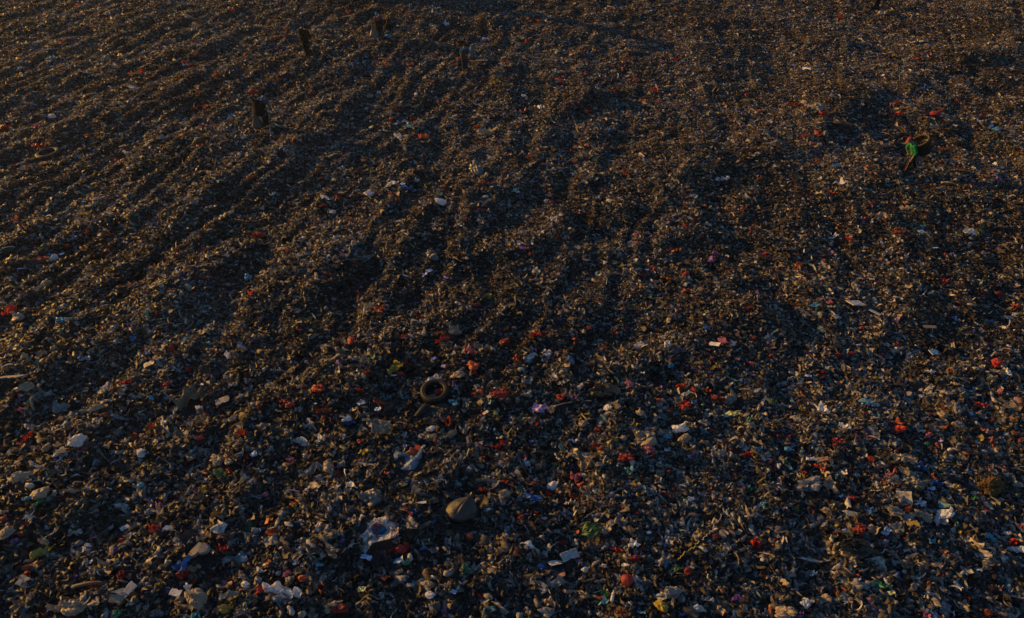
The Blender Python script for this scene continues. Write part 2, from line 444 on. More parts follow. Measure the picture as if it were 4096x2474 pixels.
# ------------------------------------------------------------------ larger pieces read off the photograph, tile by tile
# tile origin and zoom; then x y width colour kind  (B bag, F film or rag, W printed wrapper, X board or tray, S sack, T bottle or tube)
TILES = {
(0, 0, 2.406): """1780 600 70 r B,1838 626 48 r B,1790 622 55 w B,490 565 55 c B,1270 838 60 w F,1165 535 70 g B,1615 280 80 g B,1770 145 60 t B,1810 165 50 t B,
1665 385 70 t B,2085 715 80 o F,1660 450 40 r B,1795 450 40 r B,1860 415 40 r B,2050 310 35 c B,1910 435 40 c W,1905 525 45 r B,1025 570 70 g B,1270 715 70 o F,
1365 690 60 r F,2435 880 60 r B,1910 890 50 r F,345 1215 65 p B,40 1230 70 r B,380 1410 120 r F,840 1315 60 r B,1955 1220 90 o F,1755 1300 60 r B,1590 1320 100 g B,
2225 1120 80 b F,1990 1025 100 o F,1880 1045 70 r F,500 1120 60 w B,410 1115 50 g B,795 125 50 o B,845 150 60 o B,985 185 65 o F,580 420 60 o F,770 40 65 r F,
2235 100 60 o F,880 255 40 p F,465 830 70 t B,390 765 30 t B,535 1030 35 r B,1910 1410 50 r B,1215 1470 90 w F,1685 1175 60 t B,140 1378 90 t B,620 1415 60 g B""",
(950, 0, 2.24): """455 265 60 o B,400 465 40 r B,335 340 40 r F,75 490 50 r B,440 320 40 r B,265 485 60 t B,680 240 35 w B,1350 328 45 c B,1975 530 45 r B,1500 495 60 o F,
1340 570 60 o F,1250 575 40 r F,1550 575 60 o F,1745 740 50 o B,580 670 50 y F,355 715 60 o F,565 750 70 o F,140 815 50 r B,665 825 40 o B,1365 1070 60 r B,
1570 1070 40 r B,1065 1085 40 o F,1545 1130 60 c F,1420 1110 50 w F,1650 1090 60 t F,1490 1090 40 w F,2230 1180 160 t F,1440 1225 90 w F,1640 1230 110 o F,
1325 1170 50 w W,1195 1140 40 y W,2150 1140 60 r F,1275 840 60 w F,2300 735 60 y F,1180 865 60 t B,1595 845 40 w B,605 935 50 g W,420 965 50 g B,485 735 50 g F,
185 235 90 g B,995 115 60 o B,1465 120 40 o B,1790 75 50 w F,1870 215 70 w F,1780 120 90 g F,1910 250 50 r F,2230 350 60 v W,2410 570 50 r F""",
(2048, 0, 2.406): """725 710 60 r B,500 745 40 r B,445 765 50 r B,480 790 70 r F,735 1075 70 r F,900 850 60 o F,985 880 40 r F,835 815 50 v F,1380 870 100 r F,1410 835 40 o B,
1190 775 70 o B,1500 920 60 t B,1480 955 50 t T,1730 880 40 p W,2270 910 50 r B,2170 1005 45 y B,2380 1075 50 o B,1415 985 50 o F,1310 985 50 o F,1240 968 60 o F,
910 1015 90 o F,115 1073 90 r F,275 1035 60 w B,120 930 50 w B,365 50 40 y B,1600 60 40 r F,160 180 40 o B,255 205 60 o F,150 390 60 r F,255 425 30 n W,270 340 25 w W,
1600 705 50 t B,800 330 60 t F,550 590 60 t B,640 545 60 k B,1065 660 35 r B,1450 600 30 p B,1590 570 60 r F,1110 570 50 r F,1540 1200 35 r B,950 1250 45 b B,
625 1405 50 o B,570 1460 60 o F,70 1220 40 o B,1850 1015 35 b W,1950 875 110 k F""",
(3072, 0, 2.406): """205 995 60 r F,260 1000 60 r B,530 1090 60 r B,490 1030 100 g B,370 1035 35 r B,1240 1095 70 r B,1615 1100 80 r B,1190 1055 40 o F,1150 1110 120 k F,
480 1275 90 r F,500 1305 40 r B,355 1310 80 r F,775 1455 75 t B,300 1180 60 t B,1580 445 80 b F,1480 395 50 y W,2290 578 40 n B,1495 855 60 b F,1780 180 100 g F,
700 155 70 r F,1090 125 100 t B,875 140 40 o F,955 465 30 o B,1310 835 40 o F,955 890 30 n F,1245 990 40 r B,2195 1250 60 c B,2150 1230 50 b B,1605 1215 90 g B,
2040 1170 60 w F,1835 970 40 r B,1920 1035 50 y F,1555 670 40 c W,250 630 40 c W,370 660 60 w W,50 660 30 r W,1120 1400 120 t F,1690 1440 50 r F,430 1385 40 r B,
500 1390 60 g B,1770 768 60 g B,2050 1110 50 o B,1455 570 40 r B,2445 350 100 k S,1760 650 110 k S""",
(2048, 618, 2.406): """1090 175 80 o F,580 70 50 r F,45 355 70 c F,330 445 50 w B,385 460 40 r B,400 630 90 w F,2030 235 110 w F,2385 230 70 o F,1840 490 80 o B,1830 560 70 t F,
1190 770 70 p B,1675 685 50 r B,450 800 50 r F,2310 710 50 r B,2235 715 50 y W,1910 1010 110 v F,1950 950 60 v F,1370 1100 90 o F,1255 1160 90 r F,1300 1110 40 w W,
1670 1150 60 r B,1500 1200 60 o F,1685 1320 70 o B,615 1190 50 o B,705 1015 55 g X,190 955 70 o F,110 900 80 v F,1560 925 140 o F,2430 960 80 r B,465 255 60 g F,
2225 520 60 p F,2115 650 60 g B,2280 1475 60 r B,960 370 30 w B,1085 235 50 t F,120 1110 50 c F""",
(0, 618, 2.406): """1110 65 60 r B,1065 100 90 g S,1190 80 60 t B,1325 500 75 c F,820 395 40 c T,750 370 70 t F,1440 610 80 r F,840 750 60 r F,1065 770 60 r F,
400 1005 110 o B,510 1000 80 w B,480 965 60 c F,590 960 40 w W,800 905 70 o B,640 880 45 o B,1165 1028 50 o F,1730 930 60 r F,380 1268 100 t B,455 1230 70 t B,
1430 1100 120 t F,1860 790 150 g S,1990 1180 50 r B,2385 1175 100 c B,1830 1150 80 g F,1035 925 50 o B,2415 215 60 o B,2440 780 60 r F,2110 250 50 w F,1960 480 50 o F,
135 1470 70 r F,2250 1245 25 c W,1370 865 25 c W,725 790 35 b W,2420 1335 80 r F,690 1310 60 t B,1400 1360 60 t B,145 625 80 o F,415 880 35 n B,190 1100 40 b W,
1065 660 200 k F,1250 125 60 t B,330 105 70 t B,430 90 60 o B""",  # the first piece, a black sheet, is put on a dark patch
(1024, 618, 2.406): """785 405 65 r B,655 410 75 w B,1095 382 85 w B,1160 380 50 r B,2130 140 170 g S,1310 280 90 w F,1550 250 60 w F,1460 320 80 b F,1410 285 40 w W,630 228 40 r B,
1235 475 70 o F,1305 375 60 o F,1780 455 80 w B,1365 430 60 o B,980 175 60 o F,30 780 80 r B,430 735 50 r F,305 925 60 o B,170 912 50 r F,570 945 40 t B,435 805 40 c W,
435 1135 140 d S,690 1148 80 o F,1700 970 110 g S,1755 920 40 t B,1830 1185 35 v W,2385 1180 35 r T,1670 1120 60 c W,1625 1155 45 b W,1445 1170 55 w T,2170 535 70 r F,
2265 310 35 b W,2200 270 45 r B,2410 450 40 n F,1965 565 40 v F,1825 320 40 r B,1590 480 60 w F,2205 410 40 w B,1075 1470 130 t B,1210 1475 80 o B,2130 1450 80 r F,
2230 1370 100 y F,1745 720 90 t F,740 555 50 w B,640 495 60 r F,95 590 90 t F,165 380 60 w F,1410 240 50 t B,2255 40 60 w B""",
(3072, 618, 2.406): """845 1435 135 w X,590 1425 80 p F,460 1450 80 c F,860 1165 110 t X,300 1080 100 o F,530 1030 50 o B,1265 745 80 r F,1310 720 50 b F,1945 740 100 w B,
2060 745 60 n B,2055 650 90 t B,1930 655 30 v T,1490 695 60 c F,1475 743 55 w X,1120 630 80 o F,1000 580 60 t B,1100 600 150 t F,620 365 60 r B,500 370 80 g B,
725 350 40 y F,590 225 70 t F,710 275 110 w F,480 60 60 o F,655 105 55 c X,1810 125 60 r F,2180 100 90 w F,2210 240 60 v F,1265 50 50 p F,
850 1005 70 g F,1140 940 110 t B,1260 950 40 t B,940 900 60 t F,840 1270 80 g B,785 1310 50 g B,1000 1200 40 p W,2225 1335 90 r B,2045 1355 60 r F,1720 970 70 r F,
1700 1215 80 r F,2190 1165 80 t F,1920 1085 100 g S,2065 1220 50 n F,790 815 70 r F,650 780 80 w F,2385 825 70 t W,1840 415 35 c W,1980 450 50 b F,2315 405 45 c F,
1100 855 40 c W,1610 900 40 w T,1800 1470 45 c W,2380 1465 80 r F,1340 510 120 t F,980 120 70 o F,1095 135 60 r F,690 690 40 r F,930 615 50 r B""",
(0, 1236, 2.406): """100 20 160 r F,170 80 100 t B,110 660 200 t X,1825 575 100 r F,1600 725 80 r F,1010 1015 70 o B,930 950 100 t B,1575 1110 90 w B,2310 1110 90 t B,
2220 1060 140 t F,1850 1370 70 c F,1940 1365 60 t B,1920 1245 60 r B,1630 1220 45 n B,2140 885 120 g X,750 1270 120 w B,265 1240 120 r F,240 1272 110 r F,45 1295 60 v F,
345 1340 90 t B,440 1340 100 t B,1270 830 45 n W,1435 530 90 g X,1210 640 60 n F,1205 705 90 r F,1650 390 90 r F,990 175 60 r F,1260 190 80 v F,575 115 80 c B,
2010 330 60 c B,1420 420 45 b W,770 470 40 b B,590 955 130 g B,200 965 60 p F,430 995 40 c F,1100 765 50 o B,1945 725 30 w W,2020 795 35 r B,
1625 1030 30 c W,1375 1380 80 w B,570 1455 70 b F,540 1405 50 w B,1140 1290 60 r F,1290 1225 100 o F,1130 1190 100 g F,1450 855 70 c F,2440 1395 50 c W,2370 1440 60 r F,
2090 1455 120 t B,1840 1420 130 t F,2200 1470 80 t B,390 435 130 t F,520 375 60 t B,250 755 110 t B,250 465 160 t F,1180 790 120 g F,2320 1195 110 r F,1780 450 60 t B,
740 300 90 t F""",
(1024, 1236, 2.406): """1890 180 180 t S,1785 290 110 r B,1775 230 70 o B,1715 690 150 w B,1185 900 120 o B,1240 1070 70 r F,1185 1130 240 t S,1870 1210 140 t S,
1540 1375 130 o B,440 1280 150 w F,375 1335 60 p F,360 1385 55 y B,1050 1370 120 y F,1440 1320 60 b B,990 1275 55 r B,640 975 120 o B,270 885 90 r B,330 925 70 r B,
590 765 130 r B,435 740 100 t B,195 775 100 t F,130 745 120 t F,1385 625 60 r B,1465 525 80 r F,1340 560 170 y F,1630 415 120 t B,2140 360 80 t X,2060 405 120 p F,
2390 325 90 r B,2405 195 60 o B,1810 550 50 b W,1715 475 45 b W,2160 790 90 o B,2080 825 90 r B,2350 815 120 r B,2030 890 100 t F,2385 870 100 g F,1905 905 80 c F,
1850 1080 130 r F,2090 545 110 o B,2095 605 60 r F,1950 635 90 t B,2245 610 80 t F,2350 1305 130 r B,2170 1310 70 r F,2280 1330 50 r B,2030 1150 150 g F,1680 1155 60 w B,
880 1065 80 w B,900 1095 90 b F,785 1125 60 t F,1010 905 80 w F,1170 965 50 w W,935 970 50 w W,915 310 80 r B,1420 265 80 r F,405 190 60 r B,1575 80 100 r F,
1180 10 120 o F,790 525 80 v F,570 910 30 c W,1280 855 60 c F,650 400 110 t F,780 385 80 t B,440 545 60 r F,1060 610 70 r F,1330 640 50 w T,1480 735 60 g F,
1455 850 50 c F,640 1250 120 w F,2210 1000 60 t X,2405 1060 40 o T,1690 1225 100 t F,70 850 60 t B,70 1135 140 t F,340 1460 80 p F,700 1470 100 t B,1030 650 80 t F,
1000 780 70 r F""",
(2048, 1236, 2.406): """875 785 190 m S,1985 865 150 r S,1665 920 120 r F,1530 972 70 r B,1625 745 80 r B,1750 780 90 r F,1880 790 80 r F,1415 880 60 r B,1690 985 100 k S,
260 955 110 v W,380 960 100 t F,1015 940 55 b W,1000 990 60 t F,2120 1010 130 y W,2065 1035 60 c B,830 1335 110 r F,1285 1260 170 t S,1300 1340 110 p B,690 1445 260 t S,
1095 1430 120 r B,1330 1420 90 r F,1835 1280 90 t B,1665 1250 110 t B,1500 1230 60 c B,1190 1120 90 y F,640 1065 60 y F,680 1105 70 t B,330 1070 60 t F,850 985 45 w B,
920 950 70 w B,890 365 60 o F,600 310 110 r F,335 225 60 o B,220 245 110 r F,50 475 90 r F,190 455 140 w F,340 425 100 w F,560 490 70 b B,1240 350 120 w F,1490 345 100 w F,
2040 310 130 p F,1950 340 90 w X,2120 340 50 w B,2320 275 80 o B,1530 490 70 o B,1530 540 70 c F,1870 180 70 b F,740 180 50 o B,1100 185 50 r F,1085 670 60 y F,
1130 725 70 p B,1425 765 60 v F,1645 570 80 r F,1940 565 70 y B,2360 785 60 w B,2450 595 90 g S,470 850 80 r B,485 710 90 g F,830 1165 60 r B,240 1110 60 r F,
1580 1010 60 c F,1230 1000 70 t B,1360 945 40 y W,1770 950 60 g B,1740 1130 70 t F,1610 1150 110 w B,1755 1415 60 v F,2260 1400 90 r F,2380 1350 60 c F,2380 1280 100 g B,
1480 1190 160 g F,1550 1300 60 y W,2290 1070 80 n F,2110 720 60 w F,2160 690 60 c F,2100 860 120 g S,185 1275 35 b B,400 1310 80 t F,595 1270 80 w F,130 1420 40 r B,
1160 1475 50 w B,2410 1450 50 w B,870 700 90 t F,1150 860 60 g F,1680 815 100 w F,1960 710 50 r F,2300 525 60 p F,150 510 40 c B""",
(3072, 1236, 2.406): """960 900 110 c B,2030 920 130 r S,2040 1020 120 g B,1255 1160 120 r B,1250 1095 120 o F,680 445 80 r B,800 425 60 r B,2210 522 100 r B,1680 1020 80 t B,
520 1450 100 r X,1320 1440 210 t S,665 1280 130 r F,860 1245 80 o F,885 1265 60 t F,200 1220 60 r B,115 1225 70 r F,935 1000 60 r B,520 655 80 o F,
520 600 50 r B,260 1045 50 y B,1040 665 50 y B,500 755 70 y F,1480 525 65 y F,1305 645 40 y B,1480 840 50 c W,1600 420 90 w X,1760 380 130 t F,1640 370 160 k F,
1030 35 100 w X,660 75 70 w X,1180 60 80 g F,2325 85 80 g X,1560 175 100 g X,1545 1215 80 p B,1535 1295 45 n B,1550 1015 40 p B,1175 465 60 n W,1090 240 100 t B,
940 270 45 t B,2220 610 110 t B,2310 600 90 w B,2290 655 60 b F,1560 605 80 w F,1545 675 60 t F,740 1135 90 w F,530 960 120 w F,170 930 110 t F,330 960 90 y F,
440 915 40 c W,390 645 50 c W,1795 90 80 b F,1840 115 70 t F,1760 85 40 r F,1735 815 100 g B,1800 720 60 t B,1935 790 60 c F,2240 800 50 p B,2320 360 35 w B,
430 1445 90 w B,170 1470 50 n B,190 1350 60 c B,330 1365 40 c B,800 1365 30 c T,620 1385 100 t F,360 1270 120 t F,1665 1270 50 b W,1850 1120 90 g B,1825 970 90 g B,
2120 910 50 v F,1945 1005 50 c W,1905 1410 60 r F,2080 1370 40 w B,1430 1470 70 b F,1750 1355 35 w B,910 180 40 o B,495 45 45 n W""",
(0, 1856, 2.406): """1790 690 100 r B,415 745 130 t B,2105 85 100 n F,2210 70 100 r B,1480 625 150 r F,1525 590 90 t B,1610 620 90 w B,1750 975 160 b F,1800 880 30 b T,1760 1070 110 r B,
2165 810 130 r F,1225 1220 130 w X,1125 1300 130 t X,890 1165 120 r B,745 770 80 g B,840 780 70 w B,640 265 170 t B,580 310 50 p F,380 290 120 t B,250 335 50 c B,
375 372 100 n F,215 130 150 t B,1535 455 140 t F,1885 285 70 v F,1545 400 80 p F,1970 230 70 y B,2020 245 50 o F,1800 340 80 g B,2365 1165 70 w B,2200 1250 150 g B,
2170 1400 110 y B,2320 1430 140 g S,2260 960 110 t F,2350 920 80 w F,2040 1070 80 r F,1860 1010 120 t B,1860 1140 80 o B,1895 1295 180 t B,1690 1240 100 w X,
1810 1200 90 w F,1730 1310 120 t F,1165 735 50 r B,1170 800 60 t B,1200 615 70 w X,1280 610 90 t B,900 705 70 p F,870 945 50 c W,270 505 60 w F,45 530 60 r B,
235 590 60 r F,35 465 70 t B,65 660 100 t B,140 730 70 v F,400 850 180 y F,280 930 80 t F,200 680 50 r B,260 1055 50 r B,720 1085 60 v F,800 1065 60 t B,1165 1070 90 r F,
930 1310 60 o F,1515 1160 60 y F,255 1395 50 c F,560 1380 180 t F,690 1385 170 t B,690 1445 100 r F,1130 1430 70 n B,1160 1475 60 c B,1460 1450 60 c F,1880 1465 120 c F,
1970 700 150 t F,2145 690 110 t F,1350 205 60 c B,1470 90 60 t B,1720 215 80 t F,2320 1050 80 t F,2330 1085 60 w F,550 45 50 w F,1660 130 130 k S""",  # the last piece, a black sack, stands in for a dark hole
(1024, 1856, 2.406): """1060 895 95 c W,1425 815 130 r B,1320 830 80 r F,190 1190 200 w B,360 1245 130 w B,45 1210 140 r B,150 1275 130 t F,730 1375 120 t B,790 1390 150 r B,
200 1050 70 w F,300 1050 80 p B,305 1105 60 w B,450 1095 80 o B,390 945 70 w F,460 965 70 t F,615 970 80 c F,665 710 100 t B,720 680 60 t B,730 840 150 t S,
155 660 120 o F,250 810 60 r W,385 800 50 b F,600 585 60 p W,700 30 120 t B,790 85 90 r B,440 310 140 t F,1100 320 180 g S,360 390 70 o B,395 435 60 n F,
1090 90 120 t B,920 205 120 w F,785 220 70 w F,1450 430 60 r B,1525 455 60 b F,1475 490 70 p F,1500 575 150 t F,1650 570 70 t B,2190 140 140 t B,2350 115 130 t F,
2180 245 80 r B,2430 190 100 r F,2390 290 100 t B,2155 710 60 n F,2060 700 60 o B,1610 815 70 b F,1370 930 80 c W,1445 955 60 n B,1930 950 80 p W,1690 1050 60 o F,
1705 1090 45 t W,1680 1260 70 w B,2150 1280 90 r F,2240 1280 60 t B,1840 1160 100 t B,1660 1165 90 t B,1480 1165 60 t W,1020 1205 70 y W,1240 1095 100 o F,1900 1230 50 c W,
2340 820 90 t F,930 540 100 t F,1130 560 100 w F,440 740 120 g S,440 660 120 k F,60 70 60 c F,90 295 50 p B,500 235 60 w F,650 195 60 g F""",
(2048, 1856, 2.406): """1110 1120 115 r B,1015 825 100 r B,1085 970 70 w B,1175 910 80 r B,1085 880 60 n F,555 880 140 w X,410 955 100 w X,160 775 120 w B,195 320 130 b B,625 150 150 p F,
390 205 80 w B,1140 60 110 c F,1210 470 70 r B,1060 425 60 r B,600 310 110 r F,350 285 60 r F,80 505 60 r B,240 470 50 r F,480 755 100 r F,220 610 150 m F,1700 1035 80 r B,
1970 700 70 r B,2340 760 120 r F,1540 1235 140 g B,1435 1365 120 y B,2170 1290 110 v F,1640 1445 60 v F,1880 1305 90 w F,1740 1370 50 c F,1800 1400 150 w F,1050 1420 110 o B,
1250 1430 80 c F,345 1420 110 g B,370 1335 130 t F,540 1230 80 t F,690 1260 120 t F,475 1120 90 g X,240 1085 120 t F,885 1242 110 n F,970 1270 110 w T,850 1295 35 r B,
895 1320 110 c F,2250 1115 70 n F,2010 1410 120 t B,1170 770 110 w F,1410 155 100 t F,1430 80 90 t F,760 15 180 t F,560 375 80 w F,1320 660 40 w W,1840 820 70 w B,
1785 855 50 t B,1550 830 60 t B,1400 560 100 t F,1060 560 150 g F,2430 400 80 c F,2300 240 80 n F,1560 240 60 o B,1700 345 100 w F,705 1015 60 w B,880 985 45 w B,
655 950 60 b F,285 990 50 b B,1370 1095 80 g F,2240 930 60 g B,2170 740 100 g F,2290 570 30 n T,1640 640 60 y W,1785 690 110 t F""",
(3072, 1856, 2.406): """820 335 90 r B,895 345 80 k B,975 445 120 b F,1465 370 130 w B,805 485 90 w X,870 640 120 r B,1010 640 160 t F,1430 670 210 k S,850 800 250 k S,800 855 80 o F,
600 205 180 t F,1640 185 90 b F,1575 240 60 c W,1810 215 80 y F,1590 125 80 o F,1180 95 110 p F,1230 125 50 w B,1465 25 90 b F,1455 195 140 g S,660 115 60 c F,345 75 80 r F,
535 50 80 r F,470 15 50 r B,545 15 90 t F,195 25 70 c B,100 20 70 w B,705 310 40 c W,490 230 60 o F,180 485 70 r B,160 430 50 r W,560 450 80 t B,250 580 60 r F,
665 665 60 r B,750 640 50 c W,1140 650 80 c W,1400 590 100 y X,1345 430 70 r B,1330 370 70 g F,1230 460 110 g B,1720 480 110 w B,1650 540 150 w F,1500 505 110 t B,
1995 330 80 n F,2410 205 120 g F,2300 670 80 w F,2150 715 110 c F,2370 750 120 r F,2400 820 130 w F,2440 605 60 r B,1815 580 60 n F,1850 660 50 y F,1625 690 110 g F,
1580 745 80 c F,1690 745 60 n F,690 775 70 w F,1920 1300 70 r F,1890 1365 130 t F,2120 1440 90 o B,2215 1455 60 o F,1590 1435 60 b F,1760 1455 100 w F,1540 1470 90 p F,
365 1340 100 w B,165 1430 160 t B,540 1300 90 t B,455 1300 60 t F,500 1220 90 t F,320 1460 70 v F,400 1400 70 o F,1190 1240 60 y W,1400 1200 140 t F,1250 1080 80 b F,
1100 1170 120 n F,860 1080 50 r F,880 1110 30 w W,630 1045 50 p W,440 1060 60 w F,170 1150 130 t F,225 970 120 t F,840 940 120 t F,2100 980 140 t F,2030 1020 40 c W,
2220 1200 100 g F,2000 1205 45 p F,1690 1210 60 p W,2330 1370 30 w W,610 850 100 t B""",
}
ITEMS = []
for (ox, oy, zf), txt in TILES.items():
    for row in txt.replace("\n", "").split(","):
        x, y, w, c, k = row.split()
        px, py = ox + float(x) / zf, oy + float(y) / zf
        if 6 < px < 4090 and 4 < py < 2468:
            ITEMS.append([px, py, float(w) / zf, c, k])
# ------------------------------------------------------------------ materials of the larger things
RGB = {'r': (.56, .042, .026), 'o': (.56, .125, .045), 'w': (.84, .86, .90), 'g': (.30, .30, .30), 't': (.56, .46, .34), 'b': (.05, .20, .62), 'c': (.14, .46, .66),
       'n': (.03, .27, .13), 'y': (.50, .38, .05), 'p': (.62, .20, .27), 'v': (.28, .13, .52), 'k': (.012, .013, .016), 'm': (.10, .065, .036), 'd': (.015, .06, .085)}
WORD = {'r': 'red', 'o': 'orange red', 'w': 'white', 'g': 'grey', 't': 'tan', 'b': 'blue', 'c': 'light blue', 'n': 'green', 'y': 'yellow', 'p': 'pink',
        'v': 'violet', 'k': 'black', 'm': 'brown', 'd': 'dark teal'}

def tinted(name, rough=.5, trans=.2, dirt=.5, scale=9.0, spec=.4, bump=0.0, prints=False, dirtcol=(.09, .075, .06)):
    """a material whose colour is the object's own colour, smeared with dirt"""
    m, nt, N, L, b = new_mat(name)
    oi = N.new("ShaderNodeObjectInfo")
    tc = N.new("ShaderNodeTexCoord")
    col = oi.outputs["Color"]
    if prints:                                        # printed blocks and bands on packaging
        vo = N.new("ShaderNodeTexVoronoi"); vo.inputs["Scale"].default_value = 3.2
        mp = N.new("ShaderNodeMapping"); mp.inputs["Scale"].default_value = (1, 2.4, 1)
        ad = N.new("ShaderNodeVectorMath"); ad.operation = 'ADD'
        L.new(tc.outputs["Generated"], mp.inputs[0]); L.new(mp.outputs[0], ad.inputs[0]); L.new(oi.outputs["Random"], ad.inputs[1])
        L.new(ad.outputs[0], vo.inputs["Vector"])
        rp = ramp(N, [(0.0, (0, 0, 0)), (0.46, (0, 0, 0)), (0.5, (1, 1, 1))])
        L.new(vo.outputs["Color"], rp.inputs[0])
        hs = N.new("ShaderNodeHueSaturation"); hs.inputs["Hue"].default_value = .62; hs.inputs["Saturation"].default_value = .45; hs.inputs["Value"].default_value = 1.6
        L.new(col, hs.inputs["Color"])
        pm = N.new("ShaderNodeMix"); pm.data_type = 'RGBA'
        L.new(rp.outputs[0], pm.inputs[0]); L.new(col, pm.inputs[6]); L.new(hs.outputs[0], pm.inputs[7])
        col = pm.outputs[2]
    n = N.new("ShaderNodeTexNoise"); n.inputs["Scale"].default_value = scale; n.inputs["Detail"].default_value = 6; n.inputs["Distortion"].default_value = .6
    L.new(tc.outputs["Object"], n.inputs["Vector"])
    r = ramp(N, [(.42, (dirt, dirt, dirt)), (.66, (0, 0, 0))])
    L.new(n.outputs[0], r.inputs[0])
    mx = N.new("ShaderNodeMix"); mx.data_type = 'RGBA'
    L.new(r.outputs[0], mx.inputs[0]); L.new(col, mx.inputs[6]); mx.inputs[7].default_value = dirtcol + (1,)
    L.new(mx.outputs[2], b.inputs["Base Color"])
    b.inputs["Roughness"].default_value = rough
    b.inputs["Specular IOR Level"].default_value = spec
    if bump:
        n2 = N.new("ShaderNodeTexNoise"); n2.inputs["Scale"].default_value = 16; n2.inputs["Detail"].default_value = 4; n2.inputs["Distortion"].default_value = 1.5
        L.new(tc.outputs["Object"], n2.inputs["Vector"])
        bp = N.new("ShaderNodeBump"); bp.inputs["Strength"].default_value = bump; bp.inputs["Distance"].default_value = .03
        L.new(n2.outputs[0], bp.inputs["Height"]); L.new(bp.outputs[0], b.inputs["Normal"])
    if trans:
        tr = N.new("ShaderNodeBsdfTranslucent"); L.new(mx.outputs[2], tr.inputs["Color"])
        ms = N.new("ShaderNodeMixShader"); ms.inputs[0].default_value = trans
        L.new(b.outputs[0], ms.inputs[1]); L.new(tr.outputs[0], ms.inputs[2])
        L.new(ms.outputs[0], N["Material Output"].inputs["Surface"])
    return m

M_FILM = tinted("crumpled_plastic_film", .40, .34, .26, 6, .45, .35)
M_SACK = tinted("slack_sack_film", .32, .16, .30, 4, .5, .2)
M_WRAP = tinted("printed_wrapper", .35, .10, .30, 5, .5, .3, prints=True)
M_BOARD = tinted("scuffed_board", .75, 0, .55, 9, .3, .3)
M_RUBBER = tinted("dusty_rubber", .7, 0, .35, 12, .35, .2, dirtcol=(.018, .020, .023))
M_CLOTH = tinted("worn_cloth", .95, 0, .25, 14, .08, .5, dirtcol=(.03, .028, .026))
M_SKIN = tinted("skin", .6, 0, .12, 20, .35)
M_CANE = tinted("weathered_bamboo", .85, 0, .35, 22, .12, .4, dirtcol=(.014, .012, .010))
M_LEAF = tinted("leaf", .5, .2, .25, 10, .4)
M_METAL = tinted("dusty_painted_steel", .6, 0, .6, 4, .4, .2)

def mesh_tri(name, v, f, smooth=False):
    f = np.asarray(f)
    return mesh_from(name, v, f.reshape(-1), f.shape[1], smooth=smooth)

# ------------------------------------------------------------------ prototype shapes of the larger things (about 1 m wide, scaled when placed)
def bag_shape(sub, r, sack=False):
    v, f = ico(sub)
    n = v / np.linalg.norm(v, axis=1)[:, None]
    ax = np.array([r.uniform(-.8, .8), r.uniform(-.5, .5), r.uniform(.3, 1.0)]); ax /= np.linalg.norm(ax)
    e1 = np.cross(ax, [0, 0, 1.0] if abs(ax[2]) < .9 else [1.0, 0, 0]); e1 /= np.linalg.norm(e1); e2 = np.cross(ax, e1)
    th = np.arccos(np.clip(n @ ax, -1, 1)); ph = np.arctan2(n @ e2, n @ e1)
    rad = np.full(len(v), 1.15)                        # slack film over lumps: cut planes, then folds between them
    for k in range(13 if not sack else 9):
        d = r.normal(size=3); d /= np.linalg.norm(d)
        c = n @ d
        rad = np.where(c > .05, np.minimum(rad, r.uniform(.70, 1.04) / np.maximum(c, .05)), rad)
    for k in range(3 if not sack else 2):              # pinched corners
        d = r.normal(size=3) * np.array([1, 1, .4]); d /= np.linalg.norm(d)
        rad += r.uniform(.15, .5) * np.exp(-((1 - n @ d) / .055))
    for k in range(9 if not sack else 8):              # sharp creases
        d = r.normal(size=3); d /= np.linalg.norm(d)
        rad += r.choice([-1, -1, .6]) * r.uniform(.08, .24) * np.maximum(0, 1 - np.abs(n @ d - r.uniform(-.8, .8)) / r.uniform(.06, .22))
    pl = np.zeros(len(v))                             # pleats gathering towards the knot
    for k in (r.integers(6, 10), r.integers(11, 16)):
        pl += .10 * np.sin(k * ph + r.uniform(0, 6) + 1.2 * np.sin(2 * th))
    rad += pl * np.exp(-(th / .95) ** 2) + .38 * np.exp(-(th / .30) ** 2) - .20 * np.exp(-((th - .55) / .22) ** 2)
    for k in range(10):                               # fine crumple
        d = r.normal(size=3) * r.uniform(5, 13)
        rad += (.010 if sack else .035) * (np.abs(np.sin(n @ d + r.uniform(0, 6) + 1.5 * pl * 8)) - .5)
    v = n * rad[:, None] * .5 * np.array([1.12, .80, .56 if not sack else .68])
    tip = v[np.argmin(th)]
    v[:, 2] = np.maximum(v[:, 2], -.24)
    return v, f, tip, ax

def ears_shape(r, tip, ax):
    """the two torn handle ends above the knot"""
    V, F = [], []
    for k in range(3):
        v, f = flake(6, 4, r)
        v = v * np.array([.20, .12, .16])
        a = r.uniform(0, 2 * PI)
        ca, sa = math.cos(a), math.sin(a)
        v = v @ np.array([[ca, sa, 0], [-sa, ca, 0], [0, 0, 1]])
        v = v + tip + ax * .05 + np.array([ca, sa, 0]) * .07
        F.append(f + len(np.concatenate(V)) if V else f); V.append(v)
    kv, kf = lump(2, r)
    F.append(kf + len(np.concatenate(V))); V.append(kv * .14 + tip)
    return np.concatenate(V), np.concatenate(F)

